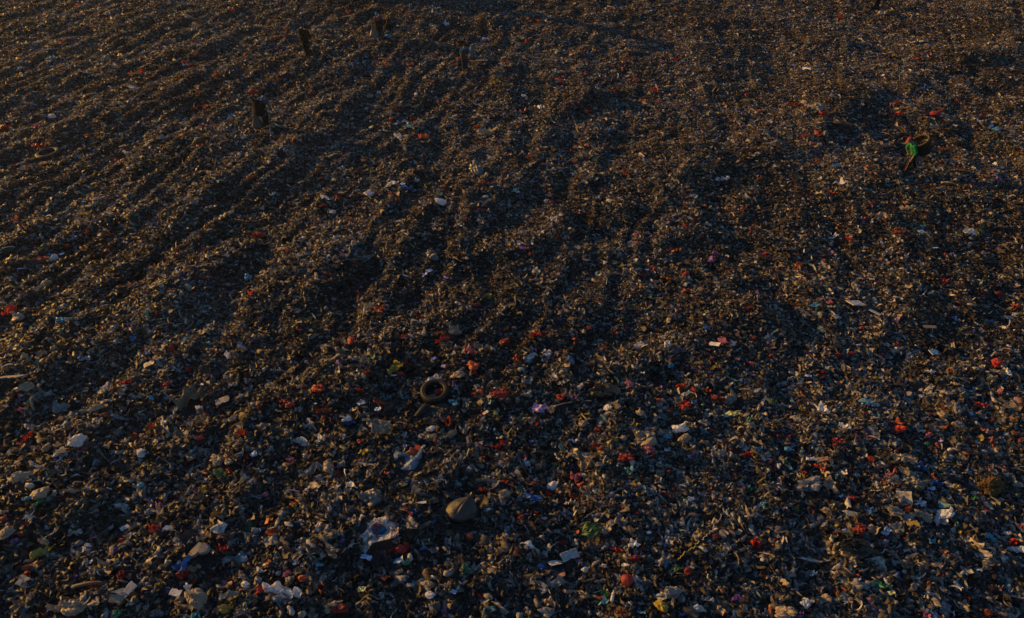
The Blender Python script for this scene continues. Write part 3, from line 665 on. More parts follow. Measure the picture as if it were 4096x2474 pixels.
def sheet_shape(nu, nv, r, relief=.17, rect=False):
    u, w = np.meshgrid(np.linspace(-1, 1, nu), np.linspace(-1, 1, nv))
    u, w = u.ravel(), w.ravel()
    if not rect:                                      # square to ragged blob
        x, y = u * np.sqrt(1 - w * w / 2), w * np.sqrt(1 - u * u / 2)
        a = np.arctan2(y, x)
        k = 1 + .22 * np.sin(2 * a + r.uniform(0, 6)) + .16 * np.sin(3 * a + r.uniform(0, 6)) + .10 * np.sin(7 * a + r.uniform(0, 6))
        x, y = x * k * .52, y * k * r.uniform(.26, .40)
    else:
        x, y = u * .5, w * r.uniform(.28, .42)
    z = np.zeros_like(x)
    for k in range(6):
        a = r.uniform(0, PI)
        t = x * math.cos(a) + y * math.sin(a)
        z += relief * r.uniform(.3, 1) * (1 - 2 * np.abs(np.sin(r.uniform(2.5, 8) * t + r.uniform(0, 6)))) * .6
    x = x + .05 * np.sin(9 * y + r.uniform(0, 6)); y = y + .05 * np.sin(8 * x + r.uniform(0, 6))
    z += r.normal(0, relief * .07, len(x))
    z -= z.mean()
    v = np.stack([x, y, z], 1)
    i = np.arange(nu * nv).reshape(nv, nu)
    q = np.stack([i[:-1, :-1], i[:-1, 1:], i[1:, 1:], i[1:, :-1]], -1).reshape(-1, 4)
    return v, np.concatenate([q[:, [0, 1, 2]], q[:, [0, 2, 3]]])

def board_mesh(name, r, thick=.055):
    """a broken rectangular board or tray base with a chipped edge"""
    pts = []
    w, h = .5, r.uniform(.26, .38)
    for (x0, y0), (x1, y1) in zip([(-w, -h), (w, -h), (w, h), (-w, h)], [(w, -h), (w, h), (-w, h), (-w, -h)]):
        n = 6
        for k in range(n):
            t = k / n
            pts.append((x0 + (x1 - x0) * t + r.normal(0, .012), y0 + (y1 - y0) * t + r.normal(0, .012)))
    c = r.integers(0, len(pts)); pts[c] = (pts[c][0] * .72, pts[c][1] * .72)
    bm = bmesh.new()
    vs = [bm.verts.new((x, y, .06 * math.sin(3 * x))) for x, y in pts]
    fc = bm.faces.new(vs)
    ex = bmesh.ops.extrude_face_region(bm, geom=[fc])
    for e in ex['geom']:
        if isinstance(e, bmesh.types.BMVert):
            e.co.z += thick
    bmesh.ops.bevel(bm, geom=[e for e in bm.edges], offset=.012, segments=1, affect='EDGES')
    bmesh.ops.recalc_face_normals(bm, faces=bm.faces)
    me = bpy.data.meshes.new(name); bm.to_mesh(me); bm.free()
    return me

def lathe(bm, prof, n=20, M=Matrix(), close=True):
    """prof: list of (radius, z)"""
    rings = []
    for rad, z in prof:
        if rad < 1e-6:
            rings.append([bm.verts.new(M @ Vector((0, 0, z)))])
        else:
            rings.append([bm.verts.new(M @ Vector((rad * math.cos(2 * PI * k / n), rad * math.sin(2 * PI * k / n), z))) for k in range(n)])
    for a, b in zip(rings[:-1], rings[1:]):
        for k in range(n):
            q = [a[k % len(a)], a[(k + 1) % len(a)], b[(k + 1) % len(b)], b[k % len(b)]]
            q = list(dict.fromkeys(q))
            if len(q) > 2:
                bm.faces.new(q)

def bm_obj(name, bm, mat, color, parent=None, smooth=True, loc=None):
    bmesh.ops.recalc_face_normals(bm, faces=bm.faces)
    me = bpy.data.meshes.new(name)
    bm.to_mesh(me); bm.free()
    for p in me.polygons: p.use_smooth = smooth
    o = link(name, me, mat, parent)
    o.color = tuple(color) + (1,)
    if loc is not None: o.location = loc
    return o

def tube(bm, pts, rads, n=8, M=Matrix()):
    """a swept tube through pts"""
    pts = [Vector(p) for p in pts]
    if not hasattr(rads, '__len__'): rads = [rads] * len(pts)
    rings = []
    for i, p in enumerate(pts):
        d = (pts[min(i + 1, len(pts) - 1)] - pts[max(i - 1, 0)]).normalized()
        e1 = d.orthogonal().normalized() if i == 0 else (e1 - d * e1.dot(d)).normalized()
        e2 = d.cross(e1)
        rings.append([bm.verts.new(M @ (p + (e1 * math.cos(2 * PI * k / n) + e2 * math.sin(2 * PI * k / n)) * rads[i])) for k in range(n)])
    for a, b in zip(rings[:-1], rings[1:]):
        for k in range(n):
            bm.faces.new([a[k], a[(k + 1) % n], b[(k + 1) % n], b[k]])
    bm.faces.new(rings[0][::-1]); bm.faces.new(rings[-1])

def box(bm, lo, hi, M=Matrix(), bevel=0):
    g = bmesh.ops.create_cube(bm, size=1)['verts']
    for v in g:
        v.co = M @ Vector([(lo[k] + hi[k]) / 2 + v.co[k] * (hi[k] - lo[k]) for k in range(3)])
    if bevel:
        bmesh.ops.bevel(bm, geom=list({e for v in g for e in v.link_edges}), offset=bevel, segments=1, affect='EDGES')

def crumple_shape(n, r):
    """an empty bag crushed into folds: a sheet pushed together so that it stands up in sharp pleats"""
    u, w = np.meshgrid(np.linspace(-1, 1, n), np.linspace(-1, 1, n)); u, w = u.ravel(), w.ravel()
    x, y = u * np.sqrt(1 - w * w / 2), w * np.sqrt(1 - u * u / 2)
    a = np.arctan2(y, x); k = 1 + .25 * np.sin(2 * a + r.uniform(0, 6)) + .2 * np.sin(3 * a + r.uniform(0, 6)) + .12 * np.sin(5 * a + r.uniform(0, 6))
    x, y = x * k, y * k
    z = .55 * np.maximum(0, 1 - (x * x + y * y) * .8)
    dx, dy = np.zeros_like(x), np.zeros_like(x)
    for q in range(9):
        b = r.uniform(0, PI); t = x * math.cos(b) + y * math.sin(b)
        fr, ph = r.uniform(2.2, 7.5), r.uniform(0, 6)
        s = 1 - 2 * np.abs(np.sin(fr * t * .8 + ph + .6 * np.sin(3 * (y * math.cos(b) - x * math.sin(b)))))
        z += .95 / fr * s
        dx -= .30 / fr * np.cos(2 * (fr * t * .8 + ph)) * math.cos(b); dy -= .30 / fr * np.cos(2 * (fr * t * .8 + ph)) * math.sin(b)
    v = np.stack([(x + dx) * .44, (y + dy) * .30, (z - z.mean()) * .22], 1)
    v[:, 2] = np.maximum(v[:, 2], -.16)
    i = np.arange(n * n).reshape(n, n)
    q = np.stack([i[:-1, :-1], i[:-1, 1:], i[1:, 1:], i[1:, :-1]], -1).reshape(-1, 4)
    return v, np.concatenate([q[:, [0, 1, 2]], q[:, [0, 2, 3]]])

pr = np.random.default_rng(21)
BAGS, SMALLBAGS, SACKS, SHEETS, WRAPS, BOARDS = [], [], [], [], [], []
for k in range(9):
    v, f, tip, ax = bag_shape(4, pr)
    ev, ef = ears_shape(pr, tip, ax)
    BAGS.append((mesh_tri("plastic_bag", v, f), mesh_tri("knot", ev, ef)))
    BAGS[-1][0].materials.append(M_FILM); BAGS[-1][1].materials.append(M_FILM)
CRUMPLES = []
for k in range(12):
    v, f = crumple_shape(26, pr)
    me = mesh_tri("plastic_bag", v, f); me.materials.append(M_FILM); CRUMPLES.append(me)
for k in range(8):
    v, f, tip, ax = bag_shape(3, pr)
    ev, ef = ears_shape(pr, tip, ax)
    me = mesh_tri("plastic_bag", np.concatenate([v, ev]), np.concatenate([f, ef + len(v)])); me.materials.append(M_FILM)
    SMALLBAGS.append((me, v, f))
for k in range(6):
    v, f, tip, ax = bag_shape(5, pr, True)
    ev, ef = ears_shape(pr, tip, ax)
    SACKS.append((mesh_tri("rubbish_sack", v, f), mesh_tri("tied_neck", ev * 1.0, ef)))
    SACKS[-1][0].materials.append(M_SACK); SACKS[-1][1].materials.append(M_SACK)
    if k >= 3:                                        # others lie slack and half empty
        v, f = crumple_shape(44, pr)
        me = mesh_tri("rubbish_sack", v, f, True); me.materials.append(M_SACK)
        ev, ef = ears_shape(pr, np.array([.40, .05, .10]), np.array([.9, .1, .3]))
        mn = mesh_tri("tied_neck", ev, ef); mn.materials.append(M_SACK)
        SACKS[-1] = (me, mn)
for k in range(16):
    v, f = sheet_shape(17, 13, pr, pr.uniform(.16, .30))
    me = mesh_tri("plastic_sheet", v, f); me.materials.append(M_FILM); SHEETS.append((me, v, f))
for k in range(8):
    v, f = sheet_shape(10, 7, pr, .09, True)
    me = mesh_tri("food_wrapper", v, f); me.materials.append(M_WRAP); WRAPS.append(me)
for k in range(6):
    me = board_mesh("packing_board", pr); me.materials.append(M_WRAP if k % 2 else M_BOARD); BOARDS.append(me)

def bottle_meshes():
    bm = bmesh.new()
    M = Matrix.Rotation(PI / 2, 4, 'Y')
    lathe(bm, [(0, -.5), (.10, -.5), (.125, -.47), (.125, -.2), (.115, -.17), (.125, -.14), (.125, .15), (.09, .28), (.045, .36), (.045, .44)], 16, M)
    me = bpy.data.meshes.new("plastic_bottle"); bm.to_mesh(me); bm.free(); me.materials.append(M_FILM)
    bm = bmesh.new()
    lathe(bm, [(.055, .42), (.055, .5), (0, .5)], 14, M)
    mc = bpy.data.meshes.new("cap"); bm.to_mesh(mc); bm.free(); mc.materials.append(M_BOARD)
    return me, mc
BOTTLE, CAP = bottle_meshes()

# ------------------------------------------------------------------ where things stand
def place(px, py, lift=0.0):
    """the ground point seen at a photograph pixel, and metres per photograph pixel there"""
    X, Y, Z, t = ground_at(px, py)
    return Vector((X[0], Y[0], Z[0] + lift)), t[0] / FPX

LAND = []                                             # landmarks for the descriptions: (px, py, phrase)
# ------------------------------------------------------------------ one-off things
def ring_tyre(name, px, py, outer_px, label, tilt=(0, 0), col=(.020, .022, .025), bury=.12):
    p, mpp = place(px, py)
    R = outer_px * mpp / 2
    w = R * .42                                       # half the section width
    root = bpy.data.objects.new(name, None); COL.objects.link(root)
    root.location = p + Vector((0, 0, w * (.55 - 1.6 * bury)))
    root.rotation_euler = (tilt[0], tilt[1], 0)
    tag(root, label, "tyre")
    prof = [(R * .60, -.20 * R), (R * .63, -.26 * R), (R * .72, -.31 * R), (R * .86, -.30 * R), (R * .95, -.24 * R), (R * .965, 0)]
    prof = prof + [(a, -z) for a, z in prof[-2::-1]]
    bm = bmesh.new(); lathe(bm, prof + [(R * .66, .12 * R), (R * .66, -.12 * R), prof[0]], 56)
    bm_obj("sidewall", bm, M_RUBBER, col, root)
    bm = bmesh.new()
    for k in range(64):                               # tread blocks in three rows
        for z0, z1, sh in ((-.22, -.09, 0), (-.07, .07, .5), (.09, .22, 0)):
            a = 2 * PI * (k + sh) / 64
            box(bm, (R * .95, -R * .036, R * z0), (R * (1.0 if abs(z0 + z1) < .05 else .985), R * .036, R * z1), Matrix.Rotation(a, 4, 'Z'))
    bm_obj("tread", bm, M_RUBBER, tuple(c * .8 for c in col), root, False)
    bm = bmesh.new()
    for s in (-1, 1):
        for rr in (.70, .82):
            tube(bm, [(R * rr * math.cos(2 * PI * k / 40), R * rr * math.sin(2 * PI * k / 40), s * R * .305) for k in range(41)], R * .012, 5)
    bm_obj("sidewall_rib", bm, M_RUBBER, col, root)
    CLEAR.append((p.x, p.y, R * 1.12))
    return root, p, R

tyre, tp, tR = ring_tyre("car_tyre", 1741, 1580, 119, "black car tyre lying tilted with a red bag caught inside", (math.radians(8), math.radians(-3)), (.009, .010, .012), bury=-.02)
LAND.append((1741, 1570, "the tyre holding a red bag"))
ring_tyre("truck_tyre", 198, 627, 95, "dusty tyre lying flat near the left edge of the tip", (math.radians(3), math.radians(-4)), (.035, .033, .030))
LAND.append((198, 627, "the dusty tyre at the left edge"))
ring_tyre("truck_tyre", 1468, 318, 64, "grey tyre filled with scraps lying flat between the pickers", (math.radians(2), math.radians(3)), (.05, .045, .04))
LAND.append((1468, 318, "the scrap-filled grey tyre"))

def lone(name, me, mat, label, cat, px, py, width_px, col, rot=(0, 0, 0), lift=.12, child=None, childname=None, clear=.5, zs=1.0):
    p, mpp = place(px, py)
    s = width_px * mpp
    o = link(name, me, mat)
    o.location = p + Vector((0, 0, s * lift + .03))
    o.scale = (s, s, s * zs)
    o.rotation_euler = rot
    o.color = tuple(col) + (1,)
    tag(o, label, cat)
    if clear: CLEAR.append((p.x, p.y, s * clear))
    if child is not None:
        c = link(childname, child, mat, o); c.color = o.color
    return o

# the red bag inside the tyre
v, f, _, _ = bag_shape(4, pr)
rb = link("plastic_bag", mesh_tri("plastic_bag", v, f), M_FILM)
rb.location = tp + Vector((tR * .30, tR * .12, tR * .22)); rb.scale = (tR * .62,) * 3; rb.rotation_euler = (.2, 0, .4)
rb.color = (.42, .04, .025, 1)
tag(rb, "red plastic bag caught inside the ring of the tilted tyre", "plastic bag")
v, f = lump(3, pr)
gl = link("plastic_bag", mesh_tri("plastic_bag", v, f), M_FILM)
gl.location = tp + Vector((-tR * .10, -tR * .35, tR * .12)); gl.scale = (tR * .55,) * 3; gl.color = (.24, .24, .25, 1)
tag(gl, "grey crumpled bag inside the tyre below the red one", "plastic bag")

# burst piece of tyre casing in front of the tyre
def torn_casing():
    p, mpp = place(1688, 1652)
    L = 74 * mpp
    bm = bmesh.new()
    n, m = 18, 9
    G = []
    for i in range(n):
        t = i / (n - 1) - .5
        row = []
        for j in range(m):
            a = -1.25 + 2.5 * j / (m - 1)
            jag = .06 * L * math.sin(7 * t + 1.7 * j) * (abs(j - 4) > 2)
            row.append(bm.verts.new((L * t * 1.0 + jag, .24 * L * math.sin(a) * (1 + .2 * math.sin(5 * t)), .22 * L * math.cos(a) - .35 * L * t * t)))
        G.append(row)
    for i in range(n - 1):
        for j in range(m - 1):
            bm.faces.new([G[i][j], G[i + 1][j], G[i + 1][j + 1], G[i][j + 1]])
    o = bm_obj("tyre_casing", bm, M_RUBBER, (.009, .010, .012), None, True, p + Vector((0, 0, .03)))
    md = o.modifiers.new("thickness", 'SOLIDIFY'); md.thickness = .018
    o.rotation_euler = (0.25, -.1, math.radians(52))
    tag(o, "torn strip of black tyre casing lying against the tilted tyre", "tyre piece")
    CLEAR.append((p.x, p.y, L * .45))
torn_casing()

# printed white sack, flattened, with a blue and red emblem and red stripes at the hem
def printed_sack():
    nu, nv = 64, 48
    r = np.random.default_rng(8)
    v, f = sheet_shape(nu, nv, r, .10, True)
    u, w = np.meshgrid(np.linspace(-1, 1, nu), np.linspace(-1, 1, nv)); u, w = u.ravel(), w.ravel()
    c = np.tile(np.array([.78, .78, .80]), (len(u), 1))
    c *= (1 - .35 * np.clip(fbm(u * 5, w * 4, 4, 3) * 2, 0, 1))[:, None]
    d = np.hypot((u - .02) / .33, (w - .08) / .50)
    c[d < 1] = (.02, .16, .42)
    c[(d < 1) & (np.abs(u + .10) < .055) & (w < .45)] = (.50, .06, .05)
    c[(d < 1) & (np.abs(w - .42) < .07) & (u > -.10)] = (.55, .12, .08)
    c[(d < .95) & (w > -.10) & (w < .26) & (u > .0) & (u < .27)] = (.05, .32, .55)
    for k in (.78, .86, .94):                         # hem stripes
        c[np.abs(u - k) < .028] = (.34, .05, .08)
    c[(u < -.72) & (np.sin(40 * w) > .2) & (w < .1)] = (.40, .22, .26)
    mk = (w < -.34) & (w > -.62) & (u > -.5) & (u < .2)
    c[mk & (vnoise(u * 22, w * 14, 6) > .10)] = (.05, .10, .30)
    me = mesh_from("printed_sack", v, np.asarray(f).reshape(-1), 3, c)
    p, mpp = place(1511, 2140)
    s = 168 * mpp
    o = link("printed_sack", me, M_LITTER)
    o.location = p + Vector((0, 0, .11)); o.scale = (s, s, s); o.rotation_euler = (.14, -.1, math.radians(24))
    tag(o, "flattened white woven sack with a blue and red round emblem and striped hem", "sack")
    CLEAR.append((p.x, p.y, s * .47))
printed_sack()
LAND.append((1511, 2140, "the white sack with the blue emblem"))

v, f, tip, ax = bag_shape(5, np.random.default_rng(3), True)
def pear_sack():
    """the large grey sack: a full pear shape tied at the top"""
    r = np.random.default_rng(14)
    n, m = 60, 48
    t = np.linspace(0, 1, m)
    prof = np.interp(t, [0, .04, .15, .35, .6, .8, .92, .97, 1], [0, .18, .40, .52, .46, .30, .13, .05, .06])
    z = np.interp(t, [0, .04, .15, .35, .6, .8, .92, 1], [0, .0, .05, .22, .48, .72, .86, .95])
    a = np.linspace(0, 2 * PI, n, endpoint=False)
    T, A = np.meshgrid(np.arange(m), a, indexing='ij')
    pl = sum(.07 * np.sin(k * A + r.uniform(0, 6) + .3 * np.sin(T * .2)) for k in (9, 14, 21)) * np.clip((t - .45) / .5, 0, 1)[:, None] * prof[:, None] * 1.8
    big = .05 * np.sin(3 * A + 1) + .04 * np.sin(2 * A + T * .08) + .02 * np.sin(5 * A + .3 * T)
    rad = prof[:, None] * (1 + big) + pl * .5
    x, y, zz = rad * np.cos(A) * 1.05, rad * np.sin(A) * .9, np.repeat(z[:, None], n, 1)
    x = x + .22 * zz * zz
    v = np.stack([x.ravel(), y.ravel(), zz.ravel()], 1)
    i = np.arange(n * m).reshape(m, n)
    q = np.stack([i[:-1], np.roll(i, -1, 1)[:-1], np.roll(i, -1, 1)[1:], i[1:]], -1).reshape(-1)
    return mesh_from("rubbish_sack", v, q, 4, smooth=True)
p, mpp = place(1840, 2072)
s = 108 * mpp
gs = link("rubbish_sack", pear_sack(), M_FILM); gs.location = p + Vector((0, -.04, .04)); gs.scale = (s * 1.08, s * 1.0, s * .95); gs.color = (.055, .055, .058, 1)
gs.rotation_euler = (-.42, .18, 0)
tag(gs, "large full grey sack gathered and tied at its top, sunlit down one side", "sack", "tied rubbish sacks")
ev, ef = ears_shape(pr, np.array([.20, 0, .93]), np.array([.2, 0, .9]))
tn = link("tied_neck", mesh_tri("tied_neck", ev, ef), M_FILM, gs); tn.color = (.07, .065, .06, 1)
CLEAR.append((p.x, p.y, s * .52)); LAND.append((1845, 2035, "the large grey tied sack"))

# pale moulded tray with two curved cut-outs (bottom left of the photograph)
def tray():
    bm = bmesh.new()
    pts = [(-.5, -.22), (-.42, -.30), (-.1, -.26), (.02, -.16), (.10, -.27), (.40, -.24), (.5, -.08), (.46, .10), (.33, .26), (.14, .30), (.05, .38), (-.06, .30), (-.24, .14), (-.44, -.02)]
    lo = [bm.verts.new((x, y, .10 * math.cos(2.4 * x))) for x, y in pts]
    fc = bm.faces.new(lo)
    ex = bmesh.ops.extrude_face_region(bm, geom=[fc])
    for e in ex['geom']:
        if isinstance(e, bmesh.types.BMVert):
            e.co *= .90; e.co.z += .16
    bmesh.ops.bevel(bm, geom=bm.edges[:], offset=.02, segments=2, affect='EDGES')
    p, mpp = place(804, 2218)
    s = 92 * mpp
    o = bm_obj("moulded_tray", bm, M_BOARD, (.27, .25, .22), None, False, p + Vector((0, 0, .08)))
    o.scale = (s, s, s); o.rotation_euler = (.10, -.12, .25)
    tag(o, "pale grey moulded plastic cover with a notched edge, patched with sunlight", "plastic cover")
    CLEAR.append((p.x, p.y, s * .5)); LAND.append((804, 2218, "the pale moulded cover"))
tray()

# big crumpled blue-grey sheet with a red-orange bag lying on it
v, f = sheet_shape(40, 30, np.random.default_rng(31), .16)
lone("tarpaulin_scrap", mesh_tri("tarpaulin_scrap", v, f), M_FILM, "large crumpled blue grey tarpaulin scrap under an orange red bag", "tarpaulin", 1640, 1846, 130, (.24, .34, .48), (.12, 0, .35), .06, zs=.7)
LAND.append((1640, 1846, "the blue grey tarpaulin scrap"))
v, f = sheet_shape(34, 26, np.random.default_rng(33), .20)
sc = lone("striped_cloth", mesh_tri("striped_cloth", v, f), None, "crumpled dark cloth with fine pale stripes near pink scraps", "cloth", 1236, 1893, 78, (1, 1, 1), (.1, 0, .9), .1)
def mat_stripe():
    m, nt, N, L, b = new_mat("striped_cloth")
    tc = N.new("ShaderNodeTexCoord"); w = N.new("ShaderNodeTexWave"); w.inputs["Scale"].default_value = 9; w.inputs["Distortion"].default_value = 2
    L.new(tc.outputs["Object"], w.inputs["Vector"])
    r = ramp(N, [(.45, (.012, .016, .02)), (.6, (.36, .37, .38))]); L.new(w.outputs["Color"], r.inputs[0]); L.new(r.outputs[0], b.inputs["Base Color"])
    b.inputs["Roughness"].default_value = .9
    return m
sc.data.materials.append(mat_stripe())

# netting heap, brown fibrous clump, chalky lump
v, f = sheet_shape(44, 30, np.random.default_rng(35), .22)
lone("netting", mesh_tri("netting", v, f), M_CLOTH, "tangled heap of tan netting spread over rubbish", "netting", 775, 1592, 125, (.20, .16, .11), (0, 0, .5), .08)
v, f = lump(5, np.random.default_rng(36))
v += np.random.default_rng(1).normal(0, .012, v.shape)
lone("fibre_clump", mesh_tri("fibre_clump", v, f), M_CLOTH, "big brown matted fibre clump near the right edge", "fibre clump", 3953, 1958, 74, (.13, .085, .035), (0, 0, .4), .16, zs=1.5)
LAND.append((3953, 1958, "the brown fibre clump"))
v, f = lump(5, np.random.default_rng(39))
lone("foam_lump", mesh_tri("foam_lump", v, f), M_BOARD, "rounded chalky grey lump of foam among tan bags", "foam lump", 3226, 1954, 82, (.25, .26, .28), (0, 0, .2), .16, zs=1.3)

# green plant leaves thrown on the heap
def leaf_bundle(px, py, wpx, n, label, seed):
    p, mpp = place(px, py)
    s = wpx * mpp
    root = bpy.data.objects.new("leaf_bundle", None); COL.objects.link(root); root.location = p + Vector((0, 0, .07))
    tag(root, label, "leaves")
    r = random.Random(seed)
    for k in range(n):
        bm = bmesh.new()
        a = r.uniform(-.5, .9) + (PI if r.random() < .35 else 0)
        L, w = s * r.uniform(.4, .75), s * r.uniform(.025, .05)
        st = []
        for i in range(9):
            t = i / 8
            x, z = L * t - .2 * s, .18 * s * math.sin(PI * t) * r.uniform(.8, 1.1)
            ww = w * math.sin(PI * min(.98, t * .93 + .05))
            st.append([bm.verts.new((x, sgn * ww, z + (abs(sgn) * .3 * ww))) for sgn in (-1, 0, 1)])
        for a0, b0 in zip(st[:-1], st[1:]):
            for j in range(2):
                bm.faces.new([a0[j], b0[j], b0[j + 1], a0[j + 1]])
        o = bm_obj("leaf", bm, M_LEAF, (.02, r.uniform(.08, .14), .035), root, True, (r.uniform(-.15, .15) * s, r.uniform(-.22, .22) * s, r.uniform(0, .05)))
        o.rotation_euler = (r.uniform(-.4, .4), r.uniform(-.2, .1), a)
    CLEAR.append((p.x, p.y, s * .3))
leaf_bundle(2362, 2142, 118, 16, "bundle of long dark green leaves lying on the rubbish", 4)
leaf_bundle(2700, 2296, 66, 9, "small sheaf of dull green leaves below the yellow rope", 5)
LAND.append((2362, 2142, "the bundle of long green leaves"))
leaf_bundle(528, 872, 64, 9, "tuft of yellowish dry leaves above a red scrap", 6)

# planks, sticks, ropes and hoops
def stick(name, label, cat, a, b, rad_px, col, mat=None, flat=1.0, bend=.05):
    pa, m1 = place(*a); pb, m2 = place(*b)
    rr = rad_px * (m1 + m2) / 2
    r = random.Random(int(a[0]))
    pts = []
    for k in range(9):
        t = k / 8
        q = pa.lerp(pb, t)
        pts.append(q + Vector((0, 0, rr * .8 + .06 + bend * math.sin(PI * t))))
    c = (pa + pb) / 2
    bm = bmesh.new()
    tube(bm, [q - c for q in pts], [rr * (1 - .15 * t / 8) * r.uniform(.9, 1.1) for t in range(9)], 8)
    if flat != 1.0:
        for v in bm.verts: v.co.z *= flat
    o = bm_obj(name, bm, mat or M_BOARD, col, None, True, c)
    tag(o, label, cat)
    for t in (.15, .5, .85):
        q = pa.lerp(pb, t); CLEAR.append((q.x, q.y, max(.06, (pb - pa).length * .16)))
    return o
stick("plank", "long narrow tan plank jutting in from the left edge", "plank", (4, 1188), (64, 1155), 4.5, (.17, .13, .085))
stick("plank", "dark brown plank lying beside a red bag near the bottom", "plank", (298, 2362), (424, 2345), 9, (.10, .075, .055))
stick("pole", "pale grey pole standing out of the dark heap on the left", "pole", (140, 1652), (158, 1618), 5, (.26, .25, .22), bend=.25)
stick("branch", "thick bare tan branch below the picker in green", "branch", (3760, 741), (3822, 749), 4.5, (.36, .28, .19))
stick("branch", "thin crooked brown branch among bags on the right", "branch", (3735, 1636), (3757, 1612), 3, (.22, .15, .09))
stick("plank", "dark slat lying in front of the picker in green", "plank", (3330, 505), (3402, 520), 8, (.03, .028, .026))
stick("bamboo_pole", "thin tan bamboo stick among scraps in the lower middle", "stick", (2190, 1648), (2292, 1618), 2.2, (.44, .34, .2))

def rope(label, pts, rad_px, col, seed):
    r = random.Random(seed)
    P3 = [place(*q) for q in pts]
    out = []
    for (a, _), (b, _) in zip(P3[:-1], P3[1:]):
        for k in range(7):
            q = a.lerp(b, k / 7)
            out.append(q + Vector((r.uniform(-.018, .018), r.uniform(-.018, .018), .11 + r.uniform(-.01, .02))))
    c = out[len(out) // 2].copy()
    bm = bmesh.new()
    tube(bm, [q - c for q in out], rad_px * P3[0][1], 6)
    o = bm_obj("rope", bm, M_CLOTH, col, None, True, c)
    tag(o, label, "rope")
    for q in out[::5]: CLEAR.append((q.x, q.y, .07))
def T23(x, y): return 2048 + x / 2.406, 1856 + y / 2.406
rope("frayed yellow rope lying slantwise over tan bags", [T23(*q) for q in [(1800, 785), (1720, 850), (1650, 900), (1580, 975)]], 2.4, (.48, .36, .06), 1)
rope("pale grey string running up from the yellow rope", [T23(*q) for q in [(2010, 520), (1985, 580), (1940, 620), (1920, 680), (1860, 730), (1820, 770)]], 1.3, (.45, .45, .46), 2)
rope("thin white cord curling beside the white packets", [T23(*q) for q in [(450, 780), (390, 830), (340, 870), (310, 920)]], 1.0, (.5, .5, .5), 3)
rope("thin grey cord stretched above the green leaves", [T23(*q) for q in [(910, 410), (820, 470), (740, 520), (690, 560)]], .9, (.3, .3, .32), 4)

def hoop(label, px, py, wpx, col):
    p, mpp = place(px, py)
    R = wpx * mpp / 2
    bm = bmesh.new()
    tube(bm, [(R * math.cos(2 * PI * k / 32), R * math.sin(2 * PI * k / 32), .03 * math.sin(k)) for k in range(30)], R * .10, 7)
    o = bm_obj("rubber_hoop", bm, M_RUBBER, col, None, True, p + Vector((0, 0, .10)))
    o.rotation_euler = (.15, .1, .5)
    tag(o, label, "hoop")
    CLEAR.append((p.x, p.y, R))
hoop("dark ring of old tyre below the picker in green", 3372, 790, 46, (.02, .02, .022))
hoop("tan ring of torn tubing under the big grey sheet", 1789, 722, 46, (.30, .23, .15))

# curved green shell with a pale rim at the left edge
def shell():
    p, mpp = place(38, 1018)
    s = 66 * mpp
    bm = bmesh.new()
    n, m = 22, 9
    G = []
    for i in range(n):
        t = i / (n - 1) * 2 - 1
        G.append([bm.verts.new((.5 * t, (.16 * math.cos(PI * t / 2) + .02) * math.sin(a), .16 - .20 * math.cos(PI * t / 2) * math.cos(a))) for a in np.linspace(-1.5, 1.5, m)])
    for i in range(n - 1):
        for j in range(m - 1):
            bm.faces.new([G[i][j], G[i + 1][j], G[i + 1][j + 1], G[i][j + 1]])
    o = bm_obj("plastic_gutter", bm, M_BOARD, (.012, .06, .035), None, True, p + Vector((0, 0, .12)))
    o.scale = (s,) * 3; o.rotation_euler = (.5, -.15, .35)
    md = o.modifiers.new("thickness", 'SOLIDIFY'); md.thickness = .03
    bm = bmesh.new()
    tube(bm, [(.5 * (i / 21 * 2 - 1), (.16 * math.cos(PI * (i / 21 * 2 - 1) / 2) + .02), .15) for i in range(22)], .018, 6)
    bm_obj("rim", bm, M_BOARD, (.5, .48, .42), o)
    tag(o, "curved dark green plastic shell with a pale rim", "plastic shell")
    CLEAR.append((p.x, p.y, s * .4))
shell()
# ------------------------------------------------------------------ people and their baskets
def blob(bm, c, rad, M=None):
    """an ellipsoid; rad is a number or (x, y, z)"""
    if not hasattr(rad, '__len__'): rad = (rad,) * 3
    S = Matrix.Translation(Vector(c)) @ (M or Matrix()).to_4x4() @ Matrix.Diagonal((rad[0], rad[1], rad[2], 1))
    bmesh.ops.create_icosphere(bm, subdivisions=2, radius=1, matrix=S)

def limb(bm, pts, rads):
    pts = [Vector(p) for p in pts]
    for (a, ra), (b, rb) in zip(zip(pts[:-1], rads[:-1]), zip(pts[1:], rads[1:])):
        n = max(2, int((b - a).length / (min(ra, rb) * .55)))
        for k in range(n + 1):
            t = k / n
            blob(bm, a.lerp(b, t), ra + (rb - ra) * t)

def fused(name, bm, voxel, mat, color, parent, smooth=3):
    """one continuous skin over everything in bm"""
    me = bpy.data.meshes.new(name); bm.to_mesh(me); bm.free()
    o = bpy.data.objects.new(name, me); COL.objects.link(o)
    md = o.modifiers.new("r", 'REMESH'); md.mode = 'VOXEL'; md.voxel_size = voxel
    sm = o.modifiers.new("s", 'SMOOTH'); sm.iterations = smooth; sm.factor = .5
    dg = bpy.context.evaluated_depsgraph_get()
    out = bpy.data.meshes.new_from_object(o.evaluated_get(dg))
    o.modifiers.clear(); o.data = out
    bpy.data.meshes.remove(me)
    out.name = name
    out.materials.clear(); out.materials.append(mat)
    out.polygons.foreach_set("use_smooth", np.ones(len(out.polygons), bool))
    o.color = tuple(color) + (1,)
    o.parent = parent
    return o

